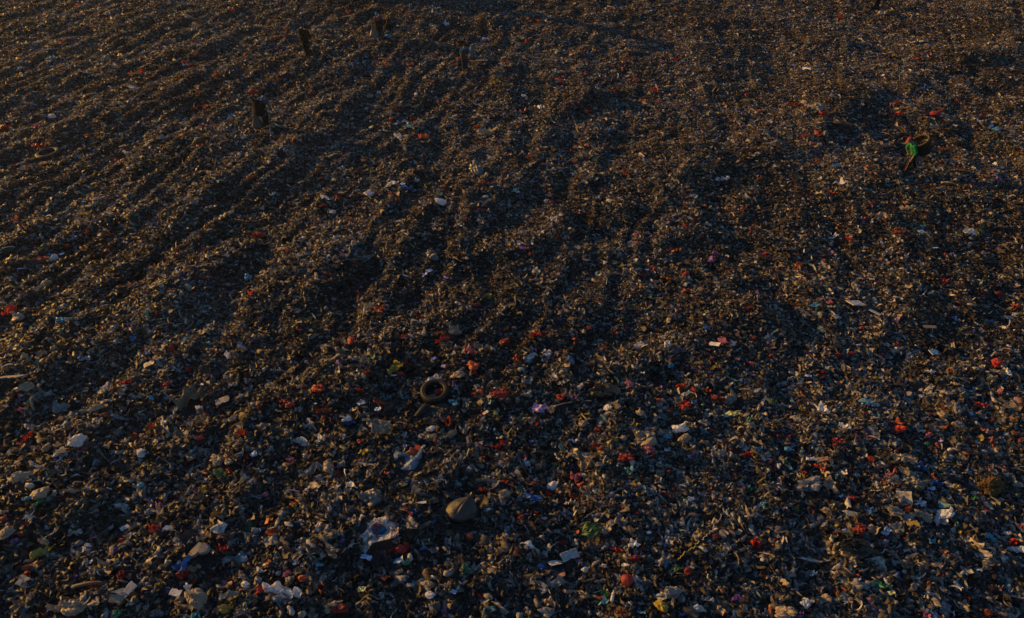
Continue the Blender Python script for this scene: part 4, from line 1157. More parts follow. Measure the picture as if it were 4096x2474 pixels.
def hand(bm, wrist, along, palm_n, curl=.5, s=1.0):
    """palm, four unequal bent fingers and a thumb leaving the side of the palm"""
    a = Vector(along).normalized(); nrm = Vector(palm_n); nrm = (nrm - a * nrm.dot(a)).normalized(); side = a.cross(nrm)
    w = Vector(wrist)
    for k in range(5):
        for j in (-1, 0, 1):
            blob(bm, w + a * (.012 + .017 * k) * s + side * j * .018 * s, .014 * s)
    for j, ln in ((-1.5, .062), (-.5, .074), (.5, .080), (1.5, .070)):
        b0 = w + a * .085 * s + side * j * .0185 * s
        d, p, pts = a.copy(), b0, [b0]
        for seg in (.42, .33, .25):
            d = (Matrix.Rotation(-curl, 3, side) @ d).normalized()
            p = p + d * ln * seg * s
            pts.append(p)
        limb(bm, pts, [.0095 * s, .009 * s, .0085 * s, .0075 * s])
    t0 = w + a * .03 * s + side * .028 * s
    d = (a * .75 + side * .75 + nrm * .25).normalized()
    limb(bm, [t0, t0 + d * .032 * s, t0 + d * .032 * s + (a * .9 + nrm * .35).normalized() * .028 * s], [.012 * s, .010 * s, .0085 * s])

def person(px, py, label, J, face, skin=(.20, .11, .07), shirt=(.1, .1, .1), pants=(.02, .02, .025), sleeve=.45, boots=None, headgear=None, hair=True, shirt_len=.0, apron=None, grip=(.8, .8), long_shirt=False, size=.92):
    """J: joint name -> (x, y, z) in metres from the point between the feet; x right, y away from the viewer, z up"""
    p, mpp = place(px, py)
    root = bpy.data.objects.new("person", None); COL.objects.link(root)
    root.location = p + Vector((0, 0, .03))
    tag(root, label, "person", "waste pickers on the tip")
    J = {k: Vector(v) for k, v in J.items()}
    f = Vector(face).normalized()
    up = (J['head'] - J['neck']).normalized()
    fr = (f - up * f.dot(up)).normalized()
    sd = up.cross(fr)
    HM = Matrix((sd, fr, up)).transposed()             # columns: side, forward, up
    hd = J['head']
    bm = bmesh.new()
    blob(bm, hd + up * .03, (.074, .092, .098), HM)    # skull
    blob(bm, hd - up * .045 + fr * .022, (.056, .066, .072), HM)   # jaw
    blob(bm, hd - up * .112 + fr * .060, (.024, .020, .020), HM)   # chin
    limb(bm, [hd + up * .012 + fr * .086, hd - up * .030 + fr * .104], [.010, .016])                       # nose
    for s in (-1, 1):
        blob(bm, hd - up * .012 + sd * s * .077 - fr * .005, (.010, .022, .032), HM)                       # ear
        blob(bm, hd + up * .026 + fr * .084 + sd * s * .033, (.024, .012, .009), HM)                       # brow
        blob(bm, hd - up * .028 + fr * .068 + sd * s * .040, (.022, .016, .020), HM)                       # cheek
    blob(bm, hd - up * .068 + fr * .084, (.024, .011, .007), HM); blob(bm, hd - up * .080 + fr * .082, (.020, .010, .007), HM)   # lips
    limb(bm, [J['neck'], hd - up * .06 - fr * .01], [.056, .050])
    limb(bm, [J['pelvis'], (J['pelvis'] + J['chest']) / 2, J['chest'], J['neck']], [.125, .115, .130, .060])
    for s in 'LR':
        limb(bm, [J['chest'].lerp(J['neck'], .45), J['sh' + s]], [.075, .062])
        limb(bm, [J['sh' + s], J['el' + s], J['wr' + s]], [.055, .042, .028])
        d = (J['wr' + s] - J['el' + s]).normalized()
        hand(bm, J['wr' + s], d, f if abs(d.dot(f)) < .9 else Vector((0, 0, 1)), grip[0 if s == 'L' else 1])
        hip = J['pelvis'] + (J['sh' + s] - J['sh' + ('R' if s == 'L' else 'L')]).normalized() * .085 - Vector((0, 0, .03))
        J['hip' + s] = hip
        limb(bm, [J['pelvis'], hip, J['kn' + s], J['an' + s]], [.11, .088, .058, .040])
        fd = Vector((f.x, f.y, 0)).normalized()
        limb(bm, [J['an' + s] - fd * .03, J['an' + s] + fd * .15 - Vector((0, 0, .03))], [.042, .034])
    body = fused("body", bm, .0085, M_SKIN, skin, root)
    for s in (-1, 1):                                  # eyes at half the head's height
        be = bmesh.new(); blob(be, hd + up * .004 + fr * .081 + sd * s * .033, (.013, .010, .009), HM)
        bm_obj("eye", be, M_BOARD, (.45, .43, .40), root)
    # shirt: torso and sleeves, a little looser than the body
    bm = bmesh.new()
    low = J['pelvis'] + (J['pelvis'] - J['chest']).normalized() * shirt_len
    limb(bm, [low, (J['pelvis'] + J['chest']) / 2, J['chest'], J['chest'].lerp(J['neck'], .55)], [.148 + .02 * (shirt_len > .1), .135, .150, .095])
    for s in 'LR':
        limb(bm, [J['chest'].lerp(J['neck'], .45), J['sh' + s]], [.088, .074])
        e = J['el' + s]
        if sleeve <= .5:
            limb(bm, [J['sh' + s], J['sh' + s].lerp(e, sleeve * 2)], [.070, .060])
        else:
            limb(bm, [J['sh' + s], e, e.lerp(J['wr' + s], (sleeve - .5) * 2)], [.070, .058, .050])
    for v in bm.verts:
        v.co += Vector((0, 0, .006 * math.sin(34 * v.co.x + 20 * v.co.z))) + (Vector((1, 0, 0)) * .006 * math.sin(40 * v.co.z + 9 * v.co.y))
    fused("shirt", bm, .013, M_CLOTH, shirt, root, 2)
    bm = bmesh.new()
    for s in 'LR':
        limb(bm, [J['pelvis'] + Vector((0, 0, .02)), J['hip' + s], J['kn' + s], J['kn' + s].lerp(J['an' + s], .86)], [.138, .116, .094, .080])
    for v in bm.verts:
        v.co += Vector((.006 * math.sin(45 * v.co.z + 9 * v.co.y), 0, 0))
    fused("trousers", bm, .013, M_CLOTH, pants, root, 2)
    fd = Vector((f.x, f.y, 0)).normalized()
    for s in 'LR':
        bm = bmesh.new()
        limb(bm, [J['an' + s].lerp(J['kn' + s], .62), J['an' + s].lerp(J['kn' + s], .15), J['an' + s] - Vector((0, 0, .01))], [.068, .058, .056])
        limb(bm, [J['an' + s] - fd * .035 - Vector((0, 0, .02)), J['an' + s] + fd * .16 - Vector((0, 0, .035))], [.052, .044])
        c = (boots or {}).get(s, (.02, .02, .022))
        fused("boot", bm, .012, M_RUBBER, c, root, 2)
    if apron:
        bm = bmesh.new()
        n, m = 10, 12
        G = []
        a0, a1 = J['chest'] + fr * 0 + Vector((0, 0, .04)), J['pelvis'] - Vector((0, 0, .28))
        fl = Vector((f.x, f.y, 0)).normalized(); sl = Vector((0, 0, 1)).cross(fl)
        for i in range(m):
            t = i / (m - 1)
            c = a0.lerp(a1, t)
            G.append([bm.verts.new(c + sl * w * (.15 + .05 * t) + fl * (.175 - .05 * w * w + .012 * math.sin(7 * w + 5 * t))) for w in np.linspace(-1, 1, n)])
        for i in range(m - 1):
            for j in range(n - 1):
                bm.faces.new([G[i][j], G[i][j + 1], G[i + 1][j + 1], G[i + 1][j]])
        ao = bm_obj("apron", bm, M_CLOTH, apron, root)
        ao.modifiers.new("thickness", 'SOLIDIFY').thickness = .012
    if hair:
        bm = bmesh.new()
        blob(bm, hd + up * .042 - fr * .016, (.083, .094, .098), HM)
        blob(bm, hd - up * .03 - fr * .055, (.070, .045, .065), HM)
        ho = fused("hair", bm, .011, M_CLOTH, (.010, .009, .009), root, 1)
    if headgear:
        kind, col = headgear
        bm = bmesh.new()
        blob(bm, hd + up * .058 - fr * .006, (.090, .103, .092), HM)
        if kind == 'cap':
            for k in np.linspace(-1, 1, 9):
                limb(bm, [hd + up * .055 + fr * .07 + sd * k * .07, hd + up * .030 + fr * (.205 - .05 * k * k) + sd * k * .075], [.012, .009])
        else:                                          # wrapped scarf with a knot and tail behind
            blob(bm, hd - up * .02 - fr * .05, (.086, .07, .08), HM)
            blob(bm, hd + up * .135, (.045, .05, .03), HM)
            limb(bm, [hd - up * .03 - fr * .10, hd - up * .15 - fr * .11], [.030, .018])
        fused("cap" if kind == 'cap' else "headscarf", bm, .009, M_CLOTH, col, root, 2)
    root.scale = (size,) * 3
    CLEAR.append((p.x, p.y, .22))
    return root, J

def basket(base, axis, h, r0, r1, label, col=(.018, .016, .011), load=True, seed=0, strap=None, rimcol=(.10, .075, .04)):
    """woven bamboo carrying basket: stakes, weavers, hoop rim, bottom, filled with rags"""
    root = bpy.data.objects.new("carrying_basket", None); COL.objects.link(root)
    root.location = base
    root.rotation_euler = Vector(axis).to_track_quat('Z', 'X').to_euler()
    tag(root, label, "basket", "bamboo carrying baskets")
    N_ = 30
    bm = bmesh.new()
    rows = 22
    rad = lambda t: r0 + (r1 - r0) * t ** .75
    for i in range(rows):                              # weavers: flat bands going over and under the stakes
        t = (i + .5) / rows
        ring_o = []
        for k in range(N_ * 2):
            a = 2 * PI * k / (N_ * 2)
            wv = .007 * math.cos(PI * k / 1 + PI * (i % 2)) if k % 2 == 0 else 0
            R = rad(t) + (.007 if ((k // 2 + i) % 2) else -.007) * (1 if k % 2 == 0 else 0)
            hh = h / rows * .40
            ring_o.append((bm.verts.new((R * math.cos(a), R * math.sin(a), h * t - hh)), bm.verts.new((R * math.cos(a), R * math.sin(a), h * t + hh))))
        for k in range(len(ring_o)):
            a, b = ring_o[k], ring_o[(k + 1) % len(ring_o)]
            bm.faces.new([a[0], b[0], b[1], a[1]])
    wv = bm_obj("weave", bm, M_CANE, col, root, False)
    wv.modifiers.new("thickness", 'SOLIDIFY').thickness = .004
    bm = bmesh.new()
    for k in range(N_):
        a = 2 * PI * k / N_
        box(bm, (-.003, -.009, 0), (.003, .009, 1), Matrix.Rotation(a, 4, 'Z') @ Matrix(((1, 0, r1 - r0, r0), (0, 1, 0, 0), (0, 0, h, 0), (0, 0, 0, 1))))
    bm_obj("stakes", bm, M_CANE, tuple(c * .9 for c in col), root, False)
    bm = bmesh.new()
    for rr, zz in ((r1 + .010, h), (r1 + .012, h - .035), (r1 - .010, h - .004)):
        tube(bm, [(rr * math.cos(2 * PI * k / 36), rr * math.sin(2 * PI * k / 36), zz) for k in range(37)], .013, 6)
    bm_obj("rim", bm, M_CANE, rimcol, root)
    bm = bmesh.new(); lathe(bm, [(0, .012), (r0, .012), (r0, .03), (0, .03)], 24)
    bm_obj("bottom", bm, M_CANE, col, root)
    if strap:
        bm = bmesh.new()
        for s in (-1, 1):
            tube(bm, [Vector(strap) * .0 + Vector((s * .10, 0, 0)) + Vector(q) for q in ((0, r1 + .01, h * .9), (0, r1 + .12, h * .95), (0, r1 + .16, h * .6), (0, r0 + .03, h * .25))], .012, 6)
        bm_obj("strap", bm, M_CLOTH, (.05, .04, .03), root)
    if load:
        r = np.random.default_rng(seed)
        V, F, Cc, off = [], [], [], 0
        for k in range(46):
            v, f = lump(2, r) if k % 2 else flake(5, 4, r)
            q = r.uniform(0, 1) ** .5 * r1 * .78; a = r.uniform(0, 2 * PI)
            R = rot_batch(1, r, .8)[0]
            v = (v * r.uniform(.08, .18)) @ R.T + np.array([q * math.cos(a), q * math.sin(a), h * .55 + r.uniform(-.06, .06)])
            V.append(v); F.append(f + off); off += len(v)
            Cc.append(np.repeat(palette(1, r, np.array([.45])) * .7, len(v), 0))
        lo = link("load", mesh_from("load", np.concatenate(V), np.concatenate(F).reshape(-1), 3, np.concatenate(Cc)), M_LITTER, root)
        tag(lo, kind="stuff")
    return root

# the picker in green walking to the left under a big basket
pA, mA = place(3627, 690)
rootA, JA = person(3627, 690, "person in a green shirt and pink cap, stooping left under a big basket",
    dict(pelvis=(.03, 0, .80), chest=(-.10, 0, 1.10), neck=(-.20, 0, 1.235), head=(-.315, 0, 1.335), shL=(-.17, -.16, 1.165), elL=(-.05, -.23, .90), wrL=(-.14, -.22, .63),
         shR=(-.17, .16, 1.165), elR=(-.20, .26, .93), wrR=(-.12, .20, .72), knL=(-.09, -.09, .42), anL=(-.12, -.09, .08), knR=(.12, .09, .45), anR=(.28, .09, .16)),
    (-1, 0, -.30), shirt=(.022, .20, .075), pants=(.012, .012, .015), sleeve=.72, headgear=('cap', (.22, .06, .07)), skin=(.30, .15, .09), grip=(.9, 1.1))
basket(pA + Vector((.40, .02, .80)), (-.60, -.02, .80), .56, .225, .28, "big round bamboo basket on the back of the picker in green", (.030, .026, .017), seed=1, rimcol=(.13, .095, .05))
LAND.append((3627, 610, "the picker in green"))
bm = bmesh.new(); tube(bm, [(0, 0, .16), (-.02, 0, -.10), (-.05, 0, -.42), (-.12, .01, -.46), (-.15, .01, -.42)], .008, 6)
hk = bm_obj("picking_hook", bm, M_METAL, (.30, .10, .07), None, True, pA + Vector((-.16, -.20, .47)))
tag(hk, "thin reddish picking hook hanging from the hand of the picker in green", "hook")

# dark figure seen from behind, one red boot
pB, mB = place(1232, 226)
person(1232, 226, "person in black seen from behind with one red boot, under a full basket",
    dict(pelvis=(-.02, .02, .86), chest=(-.01, .14, 1.18), neck=(.0, .25, 1.36), head=(.01, .35, 1.45), shL=(-.18, .20, 1.28), elL=(-.28, .08, 1.02), wrL=(-.27, .10, .78),
         shR=(.17, .20, 1.28), elR=(.25, .16, 1.02), wrR=(.17, .30, .90), knL=(-.13, .06, .47), anL=(-.08, .04, .12), knR=(.07, .0, .46), anR=(.10, -.03, .08)),
    (0, 1, -.3), shirt=(.015, .015, .018), pants=(.012, .012, .014), sleeve=.9, boots={'L': (.40, .035, .02), 'R': (.014, .014, .016)})
basket(pB + Vector((0, -.27, .84)), (0, .22, 1), .54, .235, .26, "dark basket on the back of the picker with the red boot", (.022, .019, .015), seed=2, rimcol=(.016, .014, .011))
LAND.append((1232, 160, "the picker with the red boot"))

# figure in a blue headscarf bending over a white sack
pC, mC = place(1523, 156)
person(1523, 156, "person in a bright blue headscarf bending beside a white sack, basket on back",
    dict(pelvis=(0, .05, .76), chest=(-.05, .22, 1.0), neck=(-.10, .30, 1.17), head=(-.15, .34, 1.285), shL=(-.24, .24, 1.08), elL=(-.36, .16, .90), wrL=(-.42, .10, .80),
         shR=(.12, .28, 1.08), elR=(.18, .25, .82), wrR=(.14, .40, .66), knL=(-.10, .12, .40), anL=(-.08, .05, .08), knR=(.08, .12, .40), anR=(.10, .02, .08)),
    (-.1, 1, -.4), shirt=(.14, .04, .06), pants=(.07, .055, .05), sleeve=.95, headgear=('scarf', (.02, .18, .42)), hair=False)
basket(pC + Vector((.0, -.26, .52)), (0, .24, 1), .50, .215, .24, "greenish basket on the back of the picker in the blue headscarf", (.014, .015, .011), seed=3, rimcol=(.016, .014, .011))
LAND.append((1510, 100, "the picker in the blue headscarf"))
def cloth_cone(name, label, base, top, w, col, seed):
    """a limp sack held up by its mouth, spreading on the ground"""
    r = np.random.default_rng(seed)
    n, m = 44, 26
    t = np.linspace(0, 1, m)[:, None]; a = np.linspace(0, 2 * PI, n, endpoint=False)[None]
    rad = w * (.10 + .75 * (1 - t) ** 1.3) * (1 + .22 * np.sin(5 * a + 2 * t) + .10 * np.sin(11 * a + 4 * t) + .08 * np.sin(2 * a + 1))
    d = np.array(top)
    x = rad * np.cos(a) + d[0] * t; y = rad * np.sin(a) * .7 + d[1] * t; z = d[2] * t ** .9 + 0 * a
    v = np.stack([x.ravel(), y.ravel(), z.ravel()], 1)
    i = np.arange(n * m).reshape(m, n)
    q = np.stack([i[:-1], np.roll(i, -1, 1)[:-1], np.roll(i, -1, 1)[1:], i[1:]], -1).reshape(-1)
    o = link(name, mesh_from(name, v, q, 4, smooth=True), M_FILM)
    o.location = base; o.color = tuple(col) + (1,)
    tag(o, label, "sack")
    CLEAR.append((base[0], base[1], w * .6))
    return o
cloth_cone("collecting_sack", "pale limp sack held up by the picker in the blue headscarf", pC + Vector((-.30, .02, -.02)), (-.09, .06, .74), .38, (.22, .20, .18), 2)
bq, bmp = place(1556, 112)
basket(bq + Vector((0, 0, .02)), (-.55, -.55, .6), .48, .22, .28, "dark empty basket lying tipped beside the picker in the blue headscarf", (.012, .011, .009), load=False)

# figure in a blue T-shirt facing the viewer with the head bowed
pD, mD = place(1857, 284)
person(1857, 284, "person in a blue T-shirt and dark apron facing us with the head bowed",
    dict(pelvis=(.03, .02, .82), chest=(.05, -.02, 1.10), neck=(.06, -.07, 1.235), head=(.07, -.15, 1.325), shL=(.23, .0, 1.17), elL=(.33, -.04, .97), wrL=(.24, -.20, .90),
         shR=(-.11, .0, 1.17), elR=(-.16, .02, .91), wrR=(-.10, -.12, .70), knL=(.12, .0, .44), anL=(.12, .03, .09), knR=(-.03, -.02, .44), anR=(-.05, .0, .08)),
    (.1, -1, -.75), shirt=(.04, .13, .28), pants=(.035, .033, .036), sleeve=.46, boots={'L': (.26, .15, .03), 'R': (.02, .02, .022)}, apron=(.055, .050, .052))
LAND.append((1857, 220, "the picker with the bowed head"))
kb, km = place(1848, 214)
basket(kb + Vector((0, 0, -.02)), (.03, -.03, 1), .60, .235, .275, "tall bamboo basket standing filled behind the picker with the bowed head", (.026, .019, .012), seed=5)

def strips(px, py, label, h, n, seed, col=(.26, .29, .32)):
    p, mpp = place(px, py)
    bm = bmesh.new(); r = random.Random(seed)
    for k in range(n):
        a = r.uniform(-.5, .5)
        pts = [(a * .12, r.uniform(-.05, .05), h), (a * .3 + r.uniform(-.05, .05), r.uniform(-.08, .08), h * .6), (a * .42, r.uniform(-.1, .1), h * .25), (a * .6 + r.uniform(-.1, .1), r.uniform(-.2, .1), .02)]
        tube(bm, pts, [.012, .016, .015, .010], 5)
    for k in range(7):
        a = r.uniform(.1, .6)
        tube(bm, [(0, 0, h), (a * .5, r.uniform(-.1, .1), h + r.uniform(0, .08)), (a, r.uniform(-.1, .1), h - r.uniform(-.05, .2))], [.014, .02, .012], 5)
    o = bm_obj("plastic_strips", bm, M_FILM, col, None, True, p)
    tag(o, label, "plastic strips"); CLEAR.append((p.x, p.y, .25))
strips(1889, 240, "bunch of whitish plastic strips hanging from the hand of the picker with the bowed head", .78, 26, 3)

# figure walking away to the right in a pale blue shirt
pE, mE = place(1063, 512)
person(1063, 512, "person in a long pale blue shirt walking away with a dark basket on back",
    dict(pelvis=(.03, .02, .80), chest=(.08, .15, 1.14), neck=(.12, .22, 1.34), head=(.15, .24, 1.46), shL=(-.07, .20, 1.24), elL=(-.26, .10, 1.02), wrL=(-.34, .0, .84),
         shR=(.25, .10, 1.24), elR=(.33, .06, .99), wrR=(.39, .08, .74), knL=(.0, .05, .44), anL=(-.02, .02, .08), knR=(.09, .10, .44), anR=(.08, .12, .10)),
    (.35, 1, -.2), shirt=(.06, .12, .17), pants=(.012, .013, .016), sleeve=.95, shirt_len=.16)
basket(pE + Vector((-.06, -.26, .66)), (.16, .16, 1), .52, .215, .255, "dark loosely woven basket on the back of the picker in pale blue", (.020, .018, .015), seed=7, rimcol=(.016, .014, .011))
LAND.append((1050, 440, "the picker in pale blue"))
cloth_cone("collecting_sack", "greyish sack hanging from the hand of the picker in pale blue", pE + Vector((-.31, .0, .05)), (.0, .0, .74), .25, (.10, .095, .09), 5)
v, f = sheet_shape(24, 18, np.random.default_rng(71), .14)
nf = link("plastic_sheet", mesh_tri("plastic_sheet", v, f), M_FILM)
nf.location = pA + Vector((.30, -.03, .52)); nf.scale = (.46, .36, .5); nf.rotation_euler = (1.35, 1.0, .2); nf.color = (.16, .16, .17, 1)
tag(nf, "grey plastic sheet trailing below the basket of the picker in green", "plastic sheet")

# black-clad figure cut by the top edge of the photograph
pF, mF = place(3501, 38)
person(3501, 38, "person in black standing far up the tip, cut by the picture's top edge",
    dict(pelvis=(.02, 0, .88), chest=(.03, .03, 1.22), neck=(.03, .06, 1.42), head=(.03, .06, 1.56), shL=(-.16, .05, 1.34), elL=(-.24, .06, 1.07), wrL=(-.24, -.03, .82),
         shR=(.21, .05, 1.34), elR=(.29, .06, 1.07), wrR=(.28, -.02, .82), knL=(-.08, -.02, .46), anL=(-.10, .0, .08), knR=(.10, .0, .46), anR=(.10, .02, .08)),
    (0, 1, 0), shirt=(.015, .015, .018), pants=(.010, .010, .012), sleeve=.95)
LAND.append((3501, 30, "the figure at the top edge"))

# ------------------------------------------------------------------ the digger at the very top of the tip, cut off by the picture's edge
def digger():
    a, m1 = place(1395, 13); b, m2 = place(1526, 15)
    c = (a + b) / 2
    gap = (b - a).length
    tw = 56 * m1
    root = bpy.data.objects.new("excavator", None); COL.objects.link(root); root.location = c + Vector((0, 1.9, -.05))
    tag(root, "dark crawler excavator whose track ends show at the top edge", "excavator")
    dk = (.02, .021, .024)
    for s in (-1, 1):
        x = s * gap / 2
        bm = bmesh.new()
        n = 46
        L, r = 1.45, .42
        prof = []
        for k in range(n):                             # track chain: an oval of separate shoes
            u = k / n * (4 * L + 2 * PI * r)
            if u < 2 * L: y, z, an = -L + u, 2 * r, 0
            elif u < 2 * L + PI * r: q = (u - 2 * L) / r; y, z, an = L + r * math.sin(q), r + r * math.cos(q), -q
            elif u < 4 * L + PI * r: y, z, an = L - (u - 2 * L - PI * r), 0, PI
            else: q = (u - 4 * L - PI * r) / r; y, z, an = -L - r * math.sin(q), r - r * math.cos(q), PI - q
            box(bm, (-tw / 2, -.075, -.03), (tw / 2, .075, .03), Matrix.Translation((x, y, z + .03)) @ Matrix.Rotation(an, 4, 'X'), .008)
        t = bm_obj("track", bm, M_METAL, (.20, .20, .20), root, False)
        bm = bmesh.new()
        for k in range(6):
            lathe(bm, [(0, -tw * .32), (.20, -tw * .32), (.20, tw * .32), (0, tw * .32)], 16, Matrix.Translation((x, -1.3 + .52 * k, .36)) @ Matrix.Rotation(PI / 2, 4, 'Y'))
        bm_obj("roller", bm, M_METAL, dk, t)
    bm = bmesh.new()
    box(bm, (-gap / 2, -1.0, .35), (gap / 2, 1.0, .80), bevel=.05); lathe(bm, [(0, .8), (.7, .8), (.7, 1.02), (0, 1.02)], 24)
    bm_obj("undercarriage", bm, M_METAL, dk, root, False)
    bm = bmesh.new()
    box(bm, (-1.35, -1.1, 1.03), (1.35, 2.2, 1.9), bevel=.08); box(bm, (-1.3, 1.5, 1.9), (1.3, 2.15, 2.25), bevel=.08)
    bm_obj("house", bm, M_METAL, (.12, .09, .03), root, False)
    bm = bmesh.new(); box(bm, (-1.3, -1.0, 1.91), (-.35, .55, 2.95), bevel=.10)
    cb = bm_obj("cab", bm, M_METAL, (.10, .075, .03), root, False)
    bm = bmesh.new(); box(bm, (-1.2, -1.025, 2.1), (-.45, -1.004, 2.82), bevel=.01); box(bm, (-1.325, -.8, 2.15), (-1.304, .35, 2.8), bevel=.008)
    bm_obj("window", bm, M_RUBBER, (.02, .03, .035), cb, False)
    bm = bmesh.new()
    tube(bm, [(.3, -.6, 1.7), (.3, -1.8, 3.4), (.3, -3.2, 4.1), (.3, -4.4, 3.9)], [.24, .28, .24, .18], 4)
    bo = bm_obj("boom", bm, M_METAL, (.12, .09, .03), root, False)
    bm = bmesh.new(); tube(bm, [(.3, -4.3, 4.1), (.3, -4.9, 2.9), (.3, -4.7, 2.2)], [.20, .16, .12], 4)
    bm_obj("arm", bm, M_METAL, (.12, .09, .03), bo, False)
    bm = bmesh.new()
    for k in range(9):
        q0, q1 = -1.2 + .3 * k, -1.2 + .3 * (k + 1)
        box(bm, (-.3, -4.7 + .5 * math.sin(q0) - .17, 1.75 - .5 * math.cos(q0) - .03), (.9, -4.7 + .5 * math.sin(q0) + .17, 1.75 - .5 * math.cos(q0) + .03), bevel=.01)
    bm_obj("bucket", bm, M_METAL, dk, bo, False)
    CLEAR.append((c.x - gap / 2, c.y, .8)); CLEAR.append((c.x + gap / 2, c.y, .8))
digger()
# ------------------------------------------------------------------ set out the pieces read off the photograph
ORD = ["closest", "second", "third", "fourth", "fifth", "sixth", "seventh", "eighth", "ninth", "tenth"]
NOUN = {'B': "plastic bag", 'F': "plastic sheet", 'W': "food wrapper", 'X': "packing board", 'S': "rubbish sack", 'T': "plastic bottle"}
SHAPE = {'B': "crushed", 'F': "crumpled", 'W': "printed", 'X': "scuffed", 'S': "tied", 'T': "empty"}
GROUP = {'B': "crushed plastic bags lying all over the tip", 'F': "crumpled plastic sheets and rags all over the tip", 'W': "printed wrappers scattered over the tip",
         'X': "pieces of packing board on the tip", 'S': "tied rubbish sacks", 'T': "plastic bottles on the tip"}
seen, uniq = set(), []
for it in ITEMS:
    key = (int(it[0] / 10), int(it[1] / 10), it[4])
    if key not in seen:
        seen.add(key); uniq.append(it)
ITEMS = uniq
px = np.array([i[0] for i in ITEMS]); py = np.array([i[1] for i in ITEMS])
gx_, gy_, gz_, gt_ = ground_at(px, py)
for k, it in enumerate(ITEMS):
    it += [gx_[k], gy_[k], gz_[k], gt_[k] / FPX]
# the 300 bags and 300 sheets that show largest stand as things, the rest go into one mass of each kind
for kd in 'BF':
    order = sorted([i for i in ITEMS if i[4] == kd], key=lambda i: -i[2])
    for it in order[300:]:
        it[4] = kd.lower()
# the pieces that stand out most carry descriptions of their own and serve as landmarks for the rest
NAMED = [
    (3072, 1856, 1465, 370, "bright white crushed plastic bag among grey bags on the lower right", "the bright white bag"),
    (3072, 1856, 850, 800, "large torn black bin bag with an orange red scrap on it", "the big torn black bin bag"),
    (3072, 1856, 1430, 670, "black bin bag under a yellowish board on the lower right", "the black bag under the board"),
    (2048, 1856, 1110, 1120, "smooth rounded red plastic bag at the bottom of the heap", "the smooth rounded red bag"),
    (2048, 1856, 555, 880, "clean white packet with a torn edge by the thin white cord", "the clean white packet"),
    (3072, 1236, 2030, 920, "full bright red sack above a grey bag at the right", "the full red sack"),
    (3072, 1236, 1320, 1440, "big pale tan sack lying half full on the lower right", "the big pale tan sack"),
    (0, 1856, 2105, 85, "green crumpled plastic sheet touching a red bag at the lower left", "the green and red pair"),
    (3072, 618, 845, 1435, "pale rectangular foam board lying flat at the right", "the pale foam board"),
    (2048, 618, 1910, 1010, "violet crumpled sheet with a pale corner in the middle of the tip", "the violet sheet"),
    (2048, 1236, 690, 1445, "wide slack tan sack above the bundle of green leaves", "the wide slack tan sack"),
    (3072, 1236, 960, 900, "light blue crushed plastic bag lying alone on dark rubbish", "the lone light blue bag"),
    (1024, 618, 2130, 140, "big limp grey sack on the crest of the long ridge", "the limp grey ridge sack"),
    (1024, 618, 435, 1135, "dark teal sack lying on the left half of the tip", "the dark teal sack"),
    (0, 618, 380, 1268, "larger of two tan bags lying side by side near the left edge", "the paired tan bags"),
    (2048, 1236, 1985, 865, "wide red sack beside a cluster of red scraps", "the wide red sack"),
    (1024, 1236, 1185, 1130, "long slack tan sack below and left of the tyre", "the long slack tan sack"),
    (1024, 1236, 1890, 180, "stuffed pale tan sack lying above the tyre", "the stuffed tan sack"),
    (0, 618, 1860, 790, "round dark grey sack on the left half of the tip", "the round dark grey sack"),
    (3072, 0, 205, 995, "peaked red plastic sheet in the upper right", "the peaked red sheet"),
    (3072, 0, 1580, 445, "blue crumpled sheet in the far upper right", "the far blue sheet"),
    (0, 0, 380, 1410, "wide red crumpled sheet above the dusty tyre on the left", "the wide red sheet on the left"),
    (0, 1236, 110, 660, "slanting pale slab at the left edge of the heap", "the slanting pale slab"),
    (1024, 1856, 190, 1190, "big white crushed plastic bag next to another white one", "the two white bags"),
]
for ox, oy, x, y, lab, ph in NAMED:
    zx, zy = ox + x / 2.406, oy + y / 2.406
    it = min(ITEMS, key=lambda q: math.hypot(q[0] - zx, q[1] - zy))
    it.append(lab)
    LAND.append((zx, zy, ph))

def direction(dx, dy):
    a = math.degrees(math.atan2(-dy, dx)) % 360
    return ["right of", "up and right of", "straight above", "up and left of", "left of", "down and left of", "straight below", "down and right of"][int((a + 22.5) // 45) % 8]
buckets = {}
for it in ITEMS:
    if it[4] in 'bf' or len(it) > 9:
        continue
    d, best = min((math.hypot(it[0] - lx, (it[1] - ly) * 1.3), k) for k, (lx, ly, _) in enumerate(LAND))
    lx, ly, ph = LAND[best]
    way = direction(it[0] - lx, it[1] - ly)
    buckets.setdefault((it[3], it[4], best, way), []).append((d, it))
for (c, kd, b, way), lst in buckets.items():
    lst.sort(key=lambda q: q[0])
    for n, (d, it) in enumerate(lst):
        lead = ORD[n] + " " if len(lst) > 1 else ""
        where = "just " if (n == 0 and d < 140) else ""
        txt = (f"{lead}{WORD[c]} {SHAPE[kd]} {NOUN[kd].replace('food ', '')} {where}{way} {LAND[b][2]}")
        txt = txt.replace('just ', '') if len(txt.split()) > 16 else txt
        it.append(txt.replace('crumpled plastic', 'plastic').replace('crushed plastic', 'plastic') if len(txt.split()) > 16 else txt)

